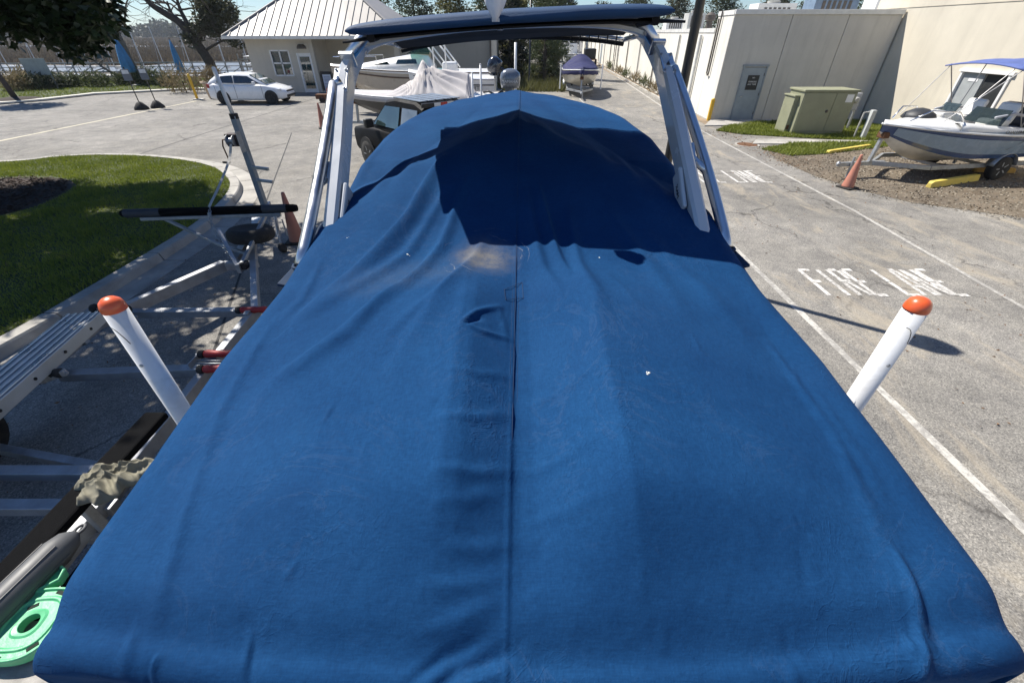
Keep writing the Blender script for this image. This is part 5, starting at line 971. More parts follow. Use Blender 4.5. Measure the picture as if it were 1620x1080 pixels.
def small_trailer(boat, label, L, W, z, tongue=1.6, x0=0, wheels=1):
    t = thing('boat_trailer', label, 'trailer', boat.location, boat.rotation_euler.z)
    for s in (-1, 1):
        MB().beam((x0, s * W / 2, z), (x0 + L * .75, s * W / 2, z), .07, .11).build('trailer_rail', GALV, t, bevel=.006); MB().beam((x0 + L * .75, s * W / 2, z), (x0 + L, 0, z), .07, .11).build('trailer_rail', GALV, t, bevel=.006)
        MB().beam((x0 + .2, s * W * .3, z + .16), (x0 + L * .6, s * W * .3, z + .16), .1, .08).build('trailer_bunk', CARPET, t)
        for x in (x0 + .4, x0 + L * .5): MB().beam((x, s * W * .3, z), (x, s * W * .3, z + .14), .05, .05).build('bunk_bracket', GALV, t)
        for k in range(wheels): wheel(t, (x0 + L * .28 + k * .75, s * (W / 2 + .14), .30), .30, .19, GALV, 'trailer_wheel', 5)
        fx = x0 + L * .28 + (wheels - 1) * .375; MB().grid([[(fx + math.cos(a) * (.38 + .37 * (wheels - 1)), s * (W / 2 + .03), .34 + math.sin(a) * .36), (fx + math.cos(a) * (.38 + .37 * (wheels - 1)), s * (W / 2 + .26), .34 + math.sin(a) * .36)] for a in np.linspace(.1, math.pi - .1, 12)]).build('mudguard', GALV, t, True, solid=.006)
    for x in (x0 + .1, x0 + L * .3, x0 + L * .6): MB().beam((x, -W / 2, z - .04), (x, W / 2, z - .04), .07, .07).build('trailer_cross_member', GALV, t)
    MB().beam((x0 + L - .4, 0, z), (x0 + L + tongue, 0, z), .08, .1).build('trailer_tongue', GALV, t); MB().lathe([(.05, 0), (.06, .05), (.03, .1), (0, .1)], 12, (x0 + L + tongue, 0, z - .02)).build('coupler', GALV, t)
    MB().beam((x0 + L + .1, 0, z), (x0 + L + .02, 0, z + .75), .08, .08).build('winch_post', GALV, t); MB().box((x0 + L + .02, 0, z + .72), (.2, .22, .16)).build('winch', RUST, t, bevel=.02)
    MB().tube([(x0 + L + tongue - .35, .08, z + .2), (x0 + L + tongue - .35, .08, .02)], .028, 8).build('jack', GALV, t); return t
# ---- sport boat on the right
JB = at(1397, 208, 1.22, None); jb = thing('sport_boat', 'white and blue jet sport boat with blue bimini on gravel beside tan wall', 'boat', (14.75, 13.35, 0), math.pi + R(10)); JBL = 5.0
NAVY = M('boat_navy', (.03, .07, .17), .22, var=.12, coat=.6); SLATE = M('boat_slate', (.24, .32, .40), .25, var=.1, coat=.5); LGREY = M('light_grey', (.42, .43, .46), .4, var=.1); DSEAT = M('dark_vinyl', (.04, .042, .045), .5, var=.2); WSEAT = M('white_vinyl', (.72, .71, .67), .5, var=.06)
rows = hull(jb, JBL, 2.1, .78, .24, .34, NAVY, M('bottom_cream', (.68, .66, .60), .4), WHITE, 2.0, WHITE, stripe=[(.22, .80, SLATE)])
# raised white foredeck and coamings
zg = lambda tt: .34 + .78 + .24 * tt ** 2
def hbj(tt): return 1.05 * (1 - max(0, (tt - .35) / .65) ** 2.0) + .015
fdk = []
for tt in np.linspace(.66, .985, 12): k = (tt - .66) / .325; h = .22 * (1 - k ** 1.8) + .02; hb = hbj(tt) - .02; fdk.append([(tt * JBL, y * hb, zg(tt) + h * (1 - abs(y) ** 3.0)) for y in np.linspace(-1, 1, 15)])
MB().grid(fdk, flip=True).build('foredeck', WHITE, jb, True, solid=.02)
for s in (-1, 1):
    cg = []
    for tt in np.linspace(.02, .68, 16): hb = hbj(tt) - .015; h = .10 + .16 * tt; cg.append([(tt * JBL, s * hb, zg(tt)), (tt * JBL, s * (hb - .03), zg(tt) + h * .7), (tt * JBL, s * (hb - .14), zg(tt) + h), (tt * JBL, s * (hb - .3), zg(tt) + h * .9)])
    MB().grid(cg, flip=s < 0).build('coaming', WHITE, jb, True, solid=.02)
    MB().grid([[(tt * JBL, s * (hbj(tt) + .004), zg(tt) + .02), (tt * JBL, s * (hbj(tt) - .012), zg(tt) + .02 + (.10 + .1 * tt) * .6 * min(1, (.6 - tt) * 4))] for tt in np.linspace(.05, .58, 14)], flip=s > 0).build('coaming_stripe', SLATE, jb, True)
MB().box((1.6, 0, zg(.3) + .05), (2.6, 1.4, .08)).build('cockpit_floor', LGREY, jb)
bb = MB(); bb.lathe([(.30, 0), (.40, .06), (.34, .17), (.16, .27), (0, .30)], 20, (3.75, -.2, zg(.75) + .12)); bb.build('bow_cushion_bag', DSEAT, jb, True)
for (x, y) in ((2.05, .42), (2.05, -.42)): MB().box((x, y, zg(.4) + .2), (.5, .5, .2)).build('seat', WSEAT, jb, bevel=.06); MB().box((x - .26, y, zg(.4) + .42), (.14, .5, .5), Matrix.Rotation(R(-14), 3, 'Y')).build('seat_back', WSEAT, jb, bevel=.06)
MB().box((.75, 0, zg(.1) + .22), (.75, 1.5, .26)).build('rear_bench', DSEAT, jb, bevel=.08); MB().box((.30, 0, zg(.1) + .40), (.2, 1.5, .38)).build('bench_back', DSEAT, jb, bevel=.08); MB().box((3.05, -.25, zg(.6) + .26), (.36, .5, .22)).build('bow_seat', WSEAT, jb, bevel=.06)
for s in (-1, 1):
    MB().slab([(2.75, s * .18, zg(.55) + .22), (2.45, s * .92, zg(.5) + .18), (2.25, s * .86, zg(.5) + .52), (2.55, s * .2, zg(.55) + .54)][::s], .015).build('windscreen', clearglass('boat_screen', (.55, .6, .62), .5), jb)
    MB().tube([(3.2, s * .62, zg(.64) + .18), (3.5, s * .60, zg(.7) + .42), (4.15, s * .42, zg(.83) + .40), (4.5, s * .26, zg(.9) + .12)], .018, 8).build('bow_rail', STEEL, jb, True)
    MB().tube([(.4, s * .82, zg(.08) + .34), (1.2, s * .84, zg(.24) + .36), (2.1, s * .84, zg(.42) + .46), (2.6, s * .8, zg(.52) + .36)], .03, 8).build('side_rail', LGREY, jb, True)
    for (xa, xb) in ((1.75, 2.72), (1.75, 1.55), (1.60, .35)): MB().tube([(xa, s * .9, zg(.35) + .16), (xb, s * .88, 2.62)], .014, 6).build('bimini_pole', M('pole_grey', (.30, .30, .31), .35, metal=.8), jb)
    MB().tube([(2.72, s * .88, 2.58), (3.9, s * .62, zg(.78) + .2)], .01, 6).build('bimini_strap', MATS['pole_grey'], jb)
bim = [[(x, y * .96, 2.62 + .10 * (1 - y * y) + .03 * math.sin((x - .1) / 2.7 * math.pi) - .05 * max(0, (x - 2.5) / .3) ** 2 + .02 * math.sin(x * 7)) for y in np.linspace(-1, 1, 11)] for x in np.linspace(.0, 2.8, 16)]
MB().grid(bim, flip=True).build('bimini_top', M('bimini_blue', (.09, .13, .34), .75, var=.2, bs=.2), jb, True, solid=.03)
small_trailer(jb, 'galvanised trailer carrying the sport boat on the gravel', 4.4, 1.5, .36, 1.05, x0=.4); pass
textmesh('hull_lettering', 'SPORT', .26, WSEAT, jb, frame((.85, 1.072, .88), (-1, .015, -.04), (0, .22, 1)), .006, 1.6)
textmesh('coaming_lettering', 'CHALLENGER', .10, DSEAT, jb, frame((2.0, 1.075, zg(.4) + .07), (-1, -.01, -.03), (0, -.1, 1)), .004, 1.3)
MB().grid([[(2.1 - .5 * q, 1.072 + .004 * q, .79 + .22 * q), (2.0 - .5 * q, 1.074, .82 + .26 * q)] for q in np.linspace(0, 1, 6)]).build('hull_slash', BLACKP, jb)

# ---- cabin cruiser
CRB = M('cruiser_beige', (.50, .43, .35), .3, var=.08, coat=.3); cr = thing('cabin_cruiser', 'beige and white cabin cruiser with raked windscreen behind the tarp-covered boat', 'boat', (-1.2, 25.0, 0), math.pi + R(4)); CL = 7.6
hull(cr, CL, 2.6, 1.15, .22, .62, CRB, CRB, WHITE, 2.4, M('brown_rail', (.10, .06, .04), .5), stripe=[(.70, .76, M('stripe_brown', (.10, .06, .045), .4)), (.90, .99, WHITE)])
cb = [[(x, y * w, 1.8 + h * (1 - abs(y) ** 4)) for y in np.linspace(-1, 1, 13)] for x, w, h in ((2.6, 1.18, .25), (2.9, 1.16, .60), (3.6, 1.12, .66), (4.6, .98, .52), (5.8, .72, .34), (6.9, .36, .18))]
MB().grid(cb, flip=True).build('cabin', WHITE, cr, True, solid=.02)
for s in (-1, 1):
    MB().slab([(3.3, s * 1.17, 2.12), (4.3, s * 1.06, 2.10), (4.2, s * 1.03, 2.28), (3.35, s * 1.12, 2.30)][::s], .03).build('cabin_window', GL, cr); MB().slab([(4.6, s * 1.0, 2.08), (5.5, s * .82, 2.06), (4.7, s * .96, 2.2)][::s], .03).build('cabin_window', GL, cr)
    MB().slab([(2.7, s * 1.12, 2.48), (3.7, s * .98, 2.50), (2.75, s * 1.0, 2.98)][::s], .015).build('side_screen', clearglass('green_screen', (.6, .85, .75), .4), cr)
    MB().tube([(2.7, s * 1.02, 2.98), (2.85, s * .0, 3.06)], .02, 6).build('screen_frame', BLACKP, cr); MB().tube([(3.75, s * .96, 2.50), (2.74, s * 1.0, 3.0)], .02, 6).build('screen_frame', BLACKP, cr)
    MB().tube([(5.2, s * .95, 1.95), (5.2, s * .93, 2.4), (6.8, s * .45, 2.38), (7.4, 0, 2.36)], .016, 6).build('bow_rail', STEEL, cr)
    for x in (1.4, 2.0): MB().tube([(x, s * 1.2, 1.85), (x + .9, s * 1.1, 2.95)], .035, 8).build('arch_tube', WHITE, cr, True)
MB().slab([(3.72, .95, 2.52), (2.9, .92, 3.0), (2.9, -.92, 3.0), (3.72, -.95, 2.52)], .015).build('windscreen', MATS['green_screen'], cr)
textmesh('registration', 'FL 3412', .16, BLACKP, cr, frame((6.1, .72, 1.72), (-1, .22, 0), (0, .1, 1)), .004)
small_trailer(cr, 'tandem trailer under the beige cabin cruiser', 6.6, 1.9, .46, 1.3, wheels=2)
# ---- boat under the grey tarp with the big grey outboard
TP = M('tarp_pale', (.50, .475, .47), .85, var=.15, scale=2.5, bs=.3, bscale=60, dirt=((.36, .33, .33), .4, 3)); tbt = thing('tarp_covered_boat', 'boat under peaked pale grey tarp with large grey outboard motor', 'boat', (-.55, 18.3, 0), math.pi - R(3)); TL = 5.9
hull(tbt, TL, 2.2, .75, .12, .62, M('hull_dark_grey', (.05, .048, .046), .4), BLACKP, WHITE, 2.6, WHITE)
# tarp as a height field over the boat
NX, NY = 90, 40; rows = []
for i in range(NX + 1):
    x = -.05 + i / NX * (TL + .1); row = []; tt = min(1, max(0, x / TL)); hb = 1.1 * (1 - max(0, (tt - .35) / .65) ** 2.6) + .06
    for j in range(NY + 1):
        y = (j / NY * 2 - 1); ridge = np.interp(x, [0, .95, 1.0, 1.6, 2.2, 2.62, 2.7, 3.1, 4.0, 6], [.02, .03, .66, .68, .80, 1.0, 1.02, .42, .05, .03]); e = abs(y); prof = (1 - e) ** .9
        fold = .085 * math.sin(math.atan2(y * 1.1 + .001, x - 2.65) * 23 + 1.5 * math.sin(x * 3)) * min(1, prof * 2) * min(1, ridge * 2.5); z = 1.40 + .12 * tt ** 2 + ridge * prof + fold - (.20 * max(0, e - .93) / .07)
        row.append((x, y * hb * (1.03 if e > .9 else 1), z))
    rows.append(row)
MB().grid(rows, flip=True).build('tarp', TP, tbt, True, solid=.01)
def outboard(t, cx, cz, m, tilt=0, s=1.0, text=None, tm=None):
    rt = Matrix.Rotation(tilt, 3, 'Y'); o = Vector((cx, 0, cz)); prof = [(-.02, .30, .20), (.10, .34, .235), (.28, .36, .245), (.42, .33, .22), (.52, .22, .16), (.56, .08, .06)]; secs = []
    for (z, a, b) in prof: secs.append([o + rt @ Vector(((-.12 + a * math.copysign(abs(math.cos(q)) ** .7, math.cos(q))) * s, b * 1.15 * math.copysign(abs(math.sin(q)) ** .7, math.sin(q)) * s, z * s)) for q in np.linspace(0, 2 * math.pi, 25)[:-1]])
    e = loft(secs).build('engine_cowl', m, t, True); lg = MB(); lg.box(o + rt @ Vector((-.08 * s, 0, -.3 * s)), (.28 * s, .2 * s, .6 * s), rt); lg.box(o + rt @ Vector((-.1 * s, 0, -.75 * s)), (.2 * s, .1 * s, .5 * s), rt); lg.build('engine_leg', m, t, bevel=.03)
    lg = MB(); lg.lathe([(.02, -.2), (.06, -.1), (.065, .15), (.0, .2)], 10, o + rt @ Vector((-.12 * s, 0, -.95 * s)), rt @ Matrix.Rotation(R(90), 3, 'Y')); lg.build('gearcase', m, t, True); MB().beam(o + rt @ Vector((.12 * s, 0, -.15 * s)), o + rt @ Vector((.34 * s, 0, -.3 * s)), .2, .2).build('engine_bracket', BLACKP, t)
    if text: textmesh('engine_lettering', text, .125 * s, tm, e, frame(o + rt @ Vector((-.12 * s, .288 * s, .19 * s)), (-1, 0, 0), (0, 0, 1)), .012, 1.05)
    return e
OBG = M('engine_grey', (.16, .18, .21), .25, metal=.3, var=.12, coat=.6); SILV = M('silver_print', (.70, .72, .74), .35, var=.02)
outboard(tbt, -.36, 1.66, OBG, 0, 1.05, 'YAMAHA', SILV); MB().tube([(-.05, .3, 1.4), (.3, .25, 1.55), (.5, .1, 1.5)], .035, 8).build('rigging_hose', BLACKP, tbt, True)
tt_ = small_trailer(tbt, 'trailer with white guide posts under the tarp-covered boat', 5.4, 1.6, .45, 1.2)
for (x, z) in ((.75, 2.18), (.45, 2.42)): g = MB().tube([(x, 1.28, .5), (x, 1.28, z)], .035, 12).build('guide_post', PVC, tt_, True); MB().lathe([(.036, 0), (.028, .03), (0, .04)], 12, (x, 1.28, z)).build('post_cap', PVC, g, True)
MB().tube([(-.62, -1.28, .5), (-.62, -1.28, 3.0)], .05, 12).build('guide_post', PVC, tt_, True)
MB().beam((.6, -1.28, .5), (.6, 1.28, .5), .06, .06).build('post_arm', GALV, tt_); MB().beam((-.62, -1.28, .5), (.6, -1.28, .5), .06, .06).build('post_arm', GALV, tt_)
# ---- striped bay boat with tilted black outboard
sb = thing('striped_bay_boat', 'white bay boat with dark stripes and tilted black outboard', 'boat', (-.75, 21.6, 0), math.pi); hull(sb, 3.7, 2.2, 1.12, .2, .62, WHITE, WHITE, WHITE, 2.4, LGREY, stripe=[(.30, .37, BLACKP), (.74, .78, BLACKP)])
outboard(sb, -.15, 1.95, M('engine_black', (.02, .024, .035), .22, var=.2, coat=.7), R(62), .95); textmesh('hull_lettering', 'BAY WHITE', .2, DSEAT, sb, frame((1.1, 1.115, 1.42), (-1, 0, 0), (0, .12, 1)), .004, 1.2); MB().box((1.9, 0, 1.95), (.6, .7, .7)).build('console', WHITE, sb, bevel=.08); small_trailer(sb, 'trailer under the striped white bay boat', 3.4, 1.6, .45, 1.2)
for x in (2.0, 2.5): MB().tube([(x, .5, 1.8), (x, .5, 2.95), (x - .14, .5, 3.08)], .025, 8).build('rod_holder', WHITE, sb, True); MB().tube([(x, .5, 2.9), (x + .14, .5, 3.06)], .02, 8).build('rod_holder', WHITE, sb, True)
# ---- navy-covered boat facing us, and the far ones
nb = thing('navy_covered_boat', 'cream boat under navy blue cover facing the camera in the lane', 'boat', (4.75, 36.2, 0), R(-95)); hull(nb, 6.4, 2.3, .85, .22, .45, M('cream_hull', (.66, .62, .52), .35, coat=.3), MATS['cream_hull'], WHITE, 3.6, WHITE)
NVC = M('navy_canvas', (.014, .017, .085), .8, var=.2, bs=.2); rows = []
for i in range(40):
    x = -.1 + i / 39 * 6.45; tt = min(1, max(0, x / 6.4)); hb = 1.15 * (1 - max(0, (tt - .35) / .65) ** 3.6) + .05; rd = np.interp(x, [0, 2.0, 3.0, 4.2, 6.4], [.2, .75, .78, .32, .06]); rows.append([(x, y * hb, 1.36 + .22 * tt ** 2 + rd * (1 - abs(y) ** 1.6) - (.32 if abs(y) > .97 else 0) + .015 * math.sin(9 * x + 5 * y)) for y in np.linspace(-1, 1, 21)])
rows.append([(6.5, p[1] * .95, p[2] - .34) for p in rows[-1]]); MB().grid(rows, flip=True).build('cover', NVC, nb, True, solid=.01); nt_ = small_trailer(nb, 'trailer under the navy-covered boat in the lane', 6.2, 1.6, .36, 1.0)
for s in (-1, 1): MB().tube([(5.0, s * 1.28, .4), (5.0, s * 1.28, 1.75)], .04, 8).build('guide_post', PVC, nt_)
wb = thing('white_console_boat', 'small white console boat with T-top far down the lane', 'boat', (6.6, 56, 0), R(-95)); hull(wb, 5.8, 2.2, .9, .2, .5, WHITE, WHITE, WHITE, 2.6); MB().box((2.6, 0, 1.9), (.8, .8, 1.0)).build('console', WHITE, wb, bevel=.06); MB().box((2.4, 0, 3.0), (1.8, 1.6, .08)).build('t_top', WHITE, wb, bevel=.03); small_trailer(wb, 'trailer under the far white console boat', 5.4, 1.5, .4)
for x in (1.8, 3.0):
    for s in (-1, 1): MB().tube([(x, s * .6, 1.4), (x, s * .6, 2.97)], .03, 6).build('t_top_leg', ALU, wb)
# box truck far away
ft = thing('box_truck', 'white box truck parked at the far end of the lane', 'truck', (8.3, 84, 0), R(-92)); MB().box((-1.6, 0, 1.75), (3.6, 2.2, 2.2)).build('cargo_box', WPAINT, ft, bevel=.03); cabm = loft([sect(x, hw, .55, z1, rnd=.15) for x, hw, z1 in ((.25, .98, 2.1), (1.0, .98, 2.1), (1.5, .95, 1.5), (2.1, .9, 1.35), (2.25, .8, 1.2))]); cabm.build('cab', WPAINT, ft, True)
MB().slab([(1.06, .8, 2.0), (1.06, -.8, 2.0), (1.52, -.82, 1.52), (1.52, .82, 1.52)], .03).build('windscreen', GL, ft); MB().box((2.27, 0, .85), (.06, 1.2, .3)).build('grille', BLACKP, ft)
for x in (-2.4, 1.5):
    for s in (-1, 1): wheel(ft, (x, s * .9, .42), .42, .25, ALU)
# utility cart with dark load by the wall
uc = thing('loaded_cart', 'dark loaded utility trailer by the cream wall', 'cart', (9.4, 62, 0), R(-93)); MB().box((0, 0, .7), (2.4, 1.4, .12)).build('bed', RUST, uc); MB().box((0, 0, 1.25), (2.2, 1.3, 1.0)).build('load', BLACKP, uc, bevel=.08); 
for s in (-1, 1): wheel(uc, (0, s * .8, .35), .35, .2, GALV)

# ================================================================== street furniture
CONEM = M('faded_cone', (.46, .185, .125), .6, var=.15, scale=6, dirt=((.30, .16, .12), .4, 6))
def cone(loc, label, h=.80, rz=.2, lean=0, col=False):
    t = thing('traffic_cone', label, 'cone', loc, rz, 'faded traffic cones'); MB().box((0, 0, .022), (.38, .38, .04)).build('base', RUBBER, t, bevel=.012)
    rows = [(.145, .04), (.14, .06), (.032, h - .02), (.026, h), (.018, h), (.02, h - .04)]; MB().lathe(rows, 24, (0, 0, 0), Matrix.Rotation(lean, 3, 'Y')).build('body', CONEM, t, True); return t
cone((8.8, 11.4, 0), 'faded pink traffic cone standing in front of the sport boat trailer', .82, .35)
cone((-4.18, 7.85, 0), 'faded pink traffic cone beside the empty trailer tongue', .95, .1)
cone((-8.04, 20.0, 0), 'narrow faded cone left of the tower leg out on the lot', .95, .4)
cone((-10.35, 27.5, 0), 'far faded cone near the office notice board', .8, .2)
t = thing('pump_cart', 'small rusty red hand cart near the far cone', 'cart', (-11.0, 28.3, 0)); MB().box((0, 0, .3), (.7, .4, .25)).build('tray', RUST, t, bevel=.03); MB().tube([(.35, 0, .3), (.7, 0, .8)], .02, 6).build('handle', RUST, t)
for s in (-1, 1): MB().lathe([(.04, -.03), (.14, -.03), (.14, .03), (.04, .03)], 14, (0, s * .24, .14), Matrix.Rotation(R(90), 3, 'X')).build('wheel', RUBBER, t)
# lamp post beside the boat (its head is above the picture, its shadow lies on the lane)
LPM = M('lamp_black', (.012, .012, .013), .35, var=.2, coat=.3); lp = thing('lamp_post', 'tall black lamp post standing just right of the covered boat', 'lamp post', (2.33, 6.72, 0))
MB().lathe([(.16, 0), (.16, .1), (.10, .22), (.075, .5), (.062, .55), (.058, 4.45), (.07, 4.5)], 20).build('post', LPM, lp, True); MB().lathe([(.05, 4.5), (.14, 4.6), (.20, 4.75), (.21, 4.95), (.16, 5.12), (.06, 5.24), (.02, 5.34), (0, 5.35)], 20).build('lantern', LPM, lp, True)
# thin posts in the middle distance
t = thing('lamp_post', 'thin black lamp post between the grey outboard and the pines', 'lamp post', (1.28, 37, 0)); MB().lathe([(.14, 0), (.1, .5), (.07, .6), (.06, 5.4)], 12).build('post', LPM, t, True); MB().lathe([(.06, 5.4), (.24, 5.6), (.22, 5.9), (.03, 6.05)], 12).build('lantern', LPM, t, True)
# green electrical cabinet
GRN = M('cabinet_green', (.28, .285, .185), .55, var=.12, scale=2.5, dirt=((.30, .28, .20), .35, 3)); gc = thing('electrical_cabinet', 'olive green electrical cabinet with double doors on the grass', 'cabinet', (12.05, 18.95, 0))
MB().box((0, 0, .76), (2.0, 1.0, 1.46)).build('body', GRN, gc, bevel=.015); MB().box((0, 0, .025), (2.2, 1.25, .05)).build('plinth', CONC, gc, bevel=.01); MB().box((0, 0, 1.53), (2.1, 1.1, .07)).build('lid', GRN, gc, bevel=.015); MB().box((-1.08, .12, .68), (.18, .74, 1.26)).build('side_housing', GRN, gc, bevel=.015); MB().box((-1.09, .12, 1.33), (.24, .8, .05)).build('side_lid', GRN, gc, bevel=.01)
for x0, x1 in ((-.97, .20), (.215, .97)): MB().box(((x0 + x1) / 2, -.512, .80), (x1 - x0, .025, 1.30)).build('door', GRN, gc, bevel=.006)
MB().lathe([(.05, 0), (.05, .03), (.02, .05)], 12, (.05, -.52, .85), Matrix.Rotation(R(90), 3, 'X')).build('lock', TRIM, gc); MB().box((.75, -.53, 1.28), (.26, .008, .26)).build('warning_plate', WPAINT, gc); MB().box((-1.09, -.255, .25), (.1, .01, .16)).build('rust_patch', RUST, gc)
mp_ = thing('meter_pedestal', 'grey meter boxes on posts behind the green cabinet', 'meter', (13.75, 19.6, 0)); 
for x in (-.25, .25): MB().beam((x, 0, 0), (x, 0, 1.35), .07, .07, (0, 1, 0)).build('post', GALV, mp_)
MB().box((0, -.06, 1.05), (.42, .18, .6)).build('meter_box', LGREY, mp_, bevel=.02); MB().lathe([(.11, 0), (.11, .1), (.08, .14), (0, .15)], 16, (.0, -.15, 1.12), Matrix.Rotation(R(90), 3, 'X')).build('meter_dial', GREYP, mp_)
t = thing('white_marker_post', 'short white square post beside the gravel bay', 'post', (13.3, 17.6, 0)); MB().box((0, 0, .5), (.15, .15, 1.0)).build('post', M('post_white', (.55, .57, .55), .6, var=.1), t, bevel=.012); MB().tube([(-.22, .15, 0), (-.22, .15, .9), (-.05, .1, .93)], .03, 8).build('conduit', GREYP, t)
# parking stops
def stop(p, q, label, mat, h=.13):
    p, q = Vector((*p, 0)), Vector((*q, 0)); t = thing('parking_stop', label, 'parking stop', (p + q) / 2, 0, 'yellow parking stops'); d = (q - p).normalized(); s = Vector((-d.y, d.x, 0)); L = (q - p).length / 2; rows = []
    for x, k in ((-L, .7), (-L + .05, 1), (L - .05, 1), (L, .7)): rows.append([d * x + s * .085 * k + Vector((0, 0, 0)), d * x + s * .06 * k + Vector((0, 0, h * k)), d * x - s * .06 * k + Vector((0, 0, h * k)), d * x - s * .085 * k])
    loft(rows).build('block', mat, t, bevel=.008); return t
YST = M('stop_yellow', (.68, .52, .10), .7, var=.15, dirt=((.42, .36, .20), .4, 5)); OST = M('stop_ochre', (.50, .30, .07), .8, var=.25)
stop((10.62, 15.3), (12.72, 16.3), 'long thin yellow stop at the edge of the grass strip', YST, .10); stop((10.94, 11.42), (12.85, 12.15), 'bright yellow stop lying on the gravel nearest the lane', YST, .16)
stop((12.95, 15.4), (13.75, 15.0), 'short ochre block under the sport boat bow', OST); stop((13.55, 13.05), (14.6, 12.9), 'ochre block under the sport boat trailer wheel', OST)
# bollard, planter, signs near the office
t = thing('yellow_bollard', 'slim yellow bollard beside the stone planter near the white car', 'bollard', (-19.1, 29.5, 0)); MB().lathe([(.075, 0), (.075, 1.28), (.05, 1.33), (0, 1.35)], 14).build('post', YEL, t, True); MB().box((.1, 0, .03), (.6, .3, .06)).build('pad', MATS['pale_concrete'], t, bevel=.02)
pl = thing('stone_planter', 'big round stone planter behind the white hatchback', 'planter', (-18.4, 30.6, 0)); MB().lathe([(.5, 0), (.55, .05), (.66, .75), (.74, .78), (.74, .88), (.62, .88), (.6, .78)], 26).build('pot', M('planter_stone', (.46, .36, .27), .85, var=.25, scale=3, bs=.3), pl, True)
DRYG = leafmat('dry_shrub', (.13, .10, .05), (.26, .20, .11), .8, .2); foliage('twigs', [(0, 0, 1.15, .6, .6, .45)], 500, .35, DRYG, pl, .12, .4)
for i, (x, y, lab) in enumerate(((-19.65, 25.5, 'small sign on a thin post with black weighted foot, nearer of the pair'), (-19.2, 26.1, 'small sign on a thin post with black weighted foot, farther of the pair'))):
    t = thing('portable_sign', lab, 'sign', (x, y, 0), R(20)); MB().lathe([(.34, 0), (.32, .1), (.15, .3), (.05, .36)], 16).build('foot', RUBBER, t, True); MB().tube([(0, 0, .3), (0, 0, 1.9)], .025, 8).build('post', LPM, t); MB().box((0, -.03, 1.55), (.36, .02, .5)).build('panel', M('sign_grey', (.13, .15, .18), .5, var=.2), t, bevel=.006); MB().box((0, -.043, 1.68), (.28, .004, .16)).build('print', M('sign_white', (.7, .72, .74), .5), t)
UMB = M('umbrella_blue', (.07, .24, .46), .75, var=.2, scale=3)
for (x, y, h, r, lab) in ((-28.9, 38.0, 2.95, .38, 'wide closed blue parasol beside the leaning bare tree'), (-25.4, 38.6, 2.9, .22, 'slim closed blue parasol in front of the second tree')):
    t = thing('closed_parasol', lab, 'parasol', (x, y, 0)); MB().tube([(0, 0, 0), (0, 0, h + .1)], .035, 8).build('pole', M('pole_brown', (.16, .12, .09), .6), t); MB().lathe([(.3, 0), (.28, .06), (.05, .1)], 14).build('base', CONC, t); rows = []
    for z, q in ((.85, .75), (1.0, 1), (1.6, .9), (2.3, .6), (h, .12)): rows.append([(r * q * (1 + .22 * math.sin(6 * a)) * math.cos(a), r * q * (1 + .22 * math.sin(6 * a)) * math.sin(a), z) for a in np.linspace(0, 2 * math.pi, 25)[:-1]])
    loft([[Vector(p) for p in r_] for r_ in rows]).build('canopy', UMB, t, True)
ib = thing('info_board', 'pale grey information board at the far left edge of the lot', 'sign', (-33.5, 35.5, 0), R(10)); MB().box((0, 0, 1.35), (1.5, .06, 1.0)).build('panel', M('board_grey', (.38, .40, .38), .6), ib); 
for x in (-.65, .65): MB().box((x, .05, .9), (.08, .08, 1.8)).build('leg', GREYP, ib)

# ---- dock: railing on shore, floating dock with dinghies
rl = thing('dock_railing', 'long grey railing along the shore behind the shrubs', 'railing', (-35, 44, 0)); RLM = M('railing_grey', (.30, .30, .29), .6, var=.2)
ra_, rb_ = Vector((-52, 43.5, -.4)), Vector((-20.8, 47.5, -.4)); nP = 22
for i in range(nP + 1): p = ra_.lerp(rb_, i / nP); MB().beam(p, p + Vector((0, 0, 1.5)), .09, .09, (0, 1, 0)).build('post', RLM, rl, world=True)
for z in (.45, .85, 1.2, 1.5): MB().beam(ra_ + Vector((0, 0, z)), rb_ + Vector((0, 0, z)), .07, .06 if z < 1.4 else .1).build('rail', RLM, rl, world=True)
for i in range(0, nP): p, q = ra_.lerp(rb_, i / nP), ra_.lerp(rb_, (i + 1) / nP); MB().beam(p + Vector((0, 0, .45)), q + Vector((0, 0, 1.2)), .05, .05).build('brace', RLM, rl, world=True)
dk_ = tag(MB().box((-42, 60, -1.0), (46, 2.2, .35), Matrix.Rotation(R(-3), 3, 'Z')).build('floating_dock', M('dock_planks', (.42, .40, .37), .85, var=.25, scale=2)), 'long pale floating dock on the creek behind the railing', 'dock')
MAST = M('mast_alu', (.62, .63, .64), .4, metal=.4); 
def dinghy():
    t = thing('sailing_dinghy', 'white dinghy', 'dinghy', (0, 0, 0), 0, 'dinghies at the dock'); hull(t, 3.9, 1.5, .5, .12, 0, WHITE, WHITE, LGREY, 2.2, WHITE); MB().tube([(2.4, 0, .5), (2.35, 0, 5.0)], [.05, .035], 8).build('mast', MAST, t); MB().tube([(2.36, .0, 1.2), (.5, .1, 1.15)], .045, 8).build('boom', MAST, t); MB().tube([(3.8, 0, .7), (2.36, 0, 4.4)], .012, 5).build('forestay', MAST, t); MB().tube([(2.3, 0, 1.33), (.5, .1, 1.28)], .11, 8).build('furled_sail', WPAINT, t, True); return t
d0 = dinghy(); nd = 0
for i, x in enumerate(np.linspace(-60, -23.5, 13)):
    lab = '%s white sailing dinghy from the left at the floating dock' % ('first second third fourth fifth sixth seventh eighth ninth tenth eleventh twelfth thirteenth'.split()[i]); loc = (x, 57.3 - x * .02 + random.uniform(-.4, .4), -1.15); rz = R(-70 + random.uniform(-14, 14))
    if i == 0: d0.location = loc; d0.rotation_euler = (0, 0, rz); d0['label'] = lab
    else: dup(d0, loc, rz, lab)
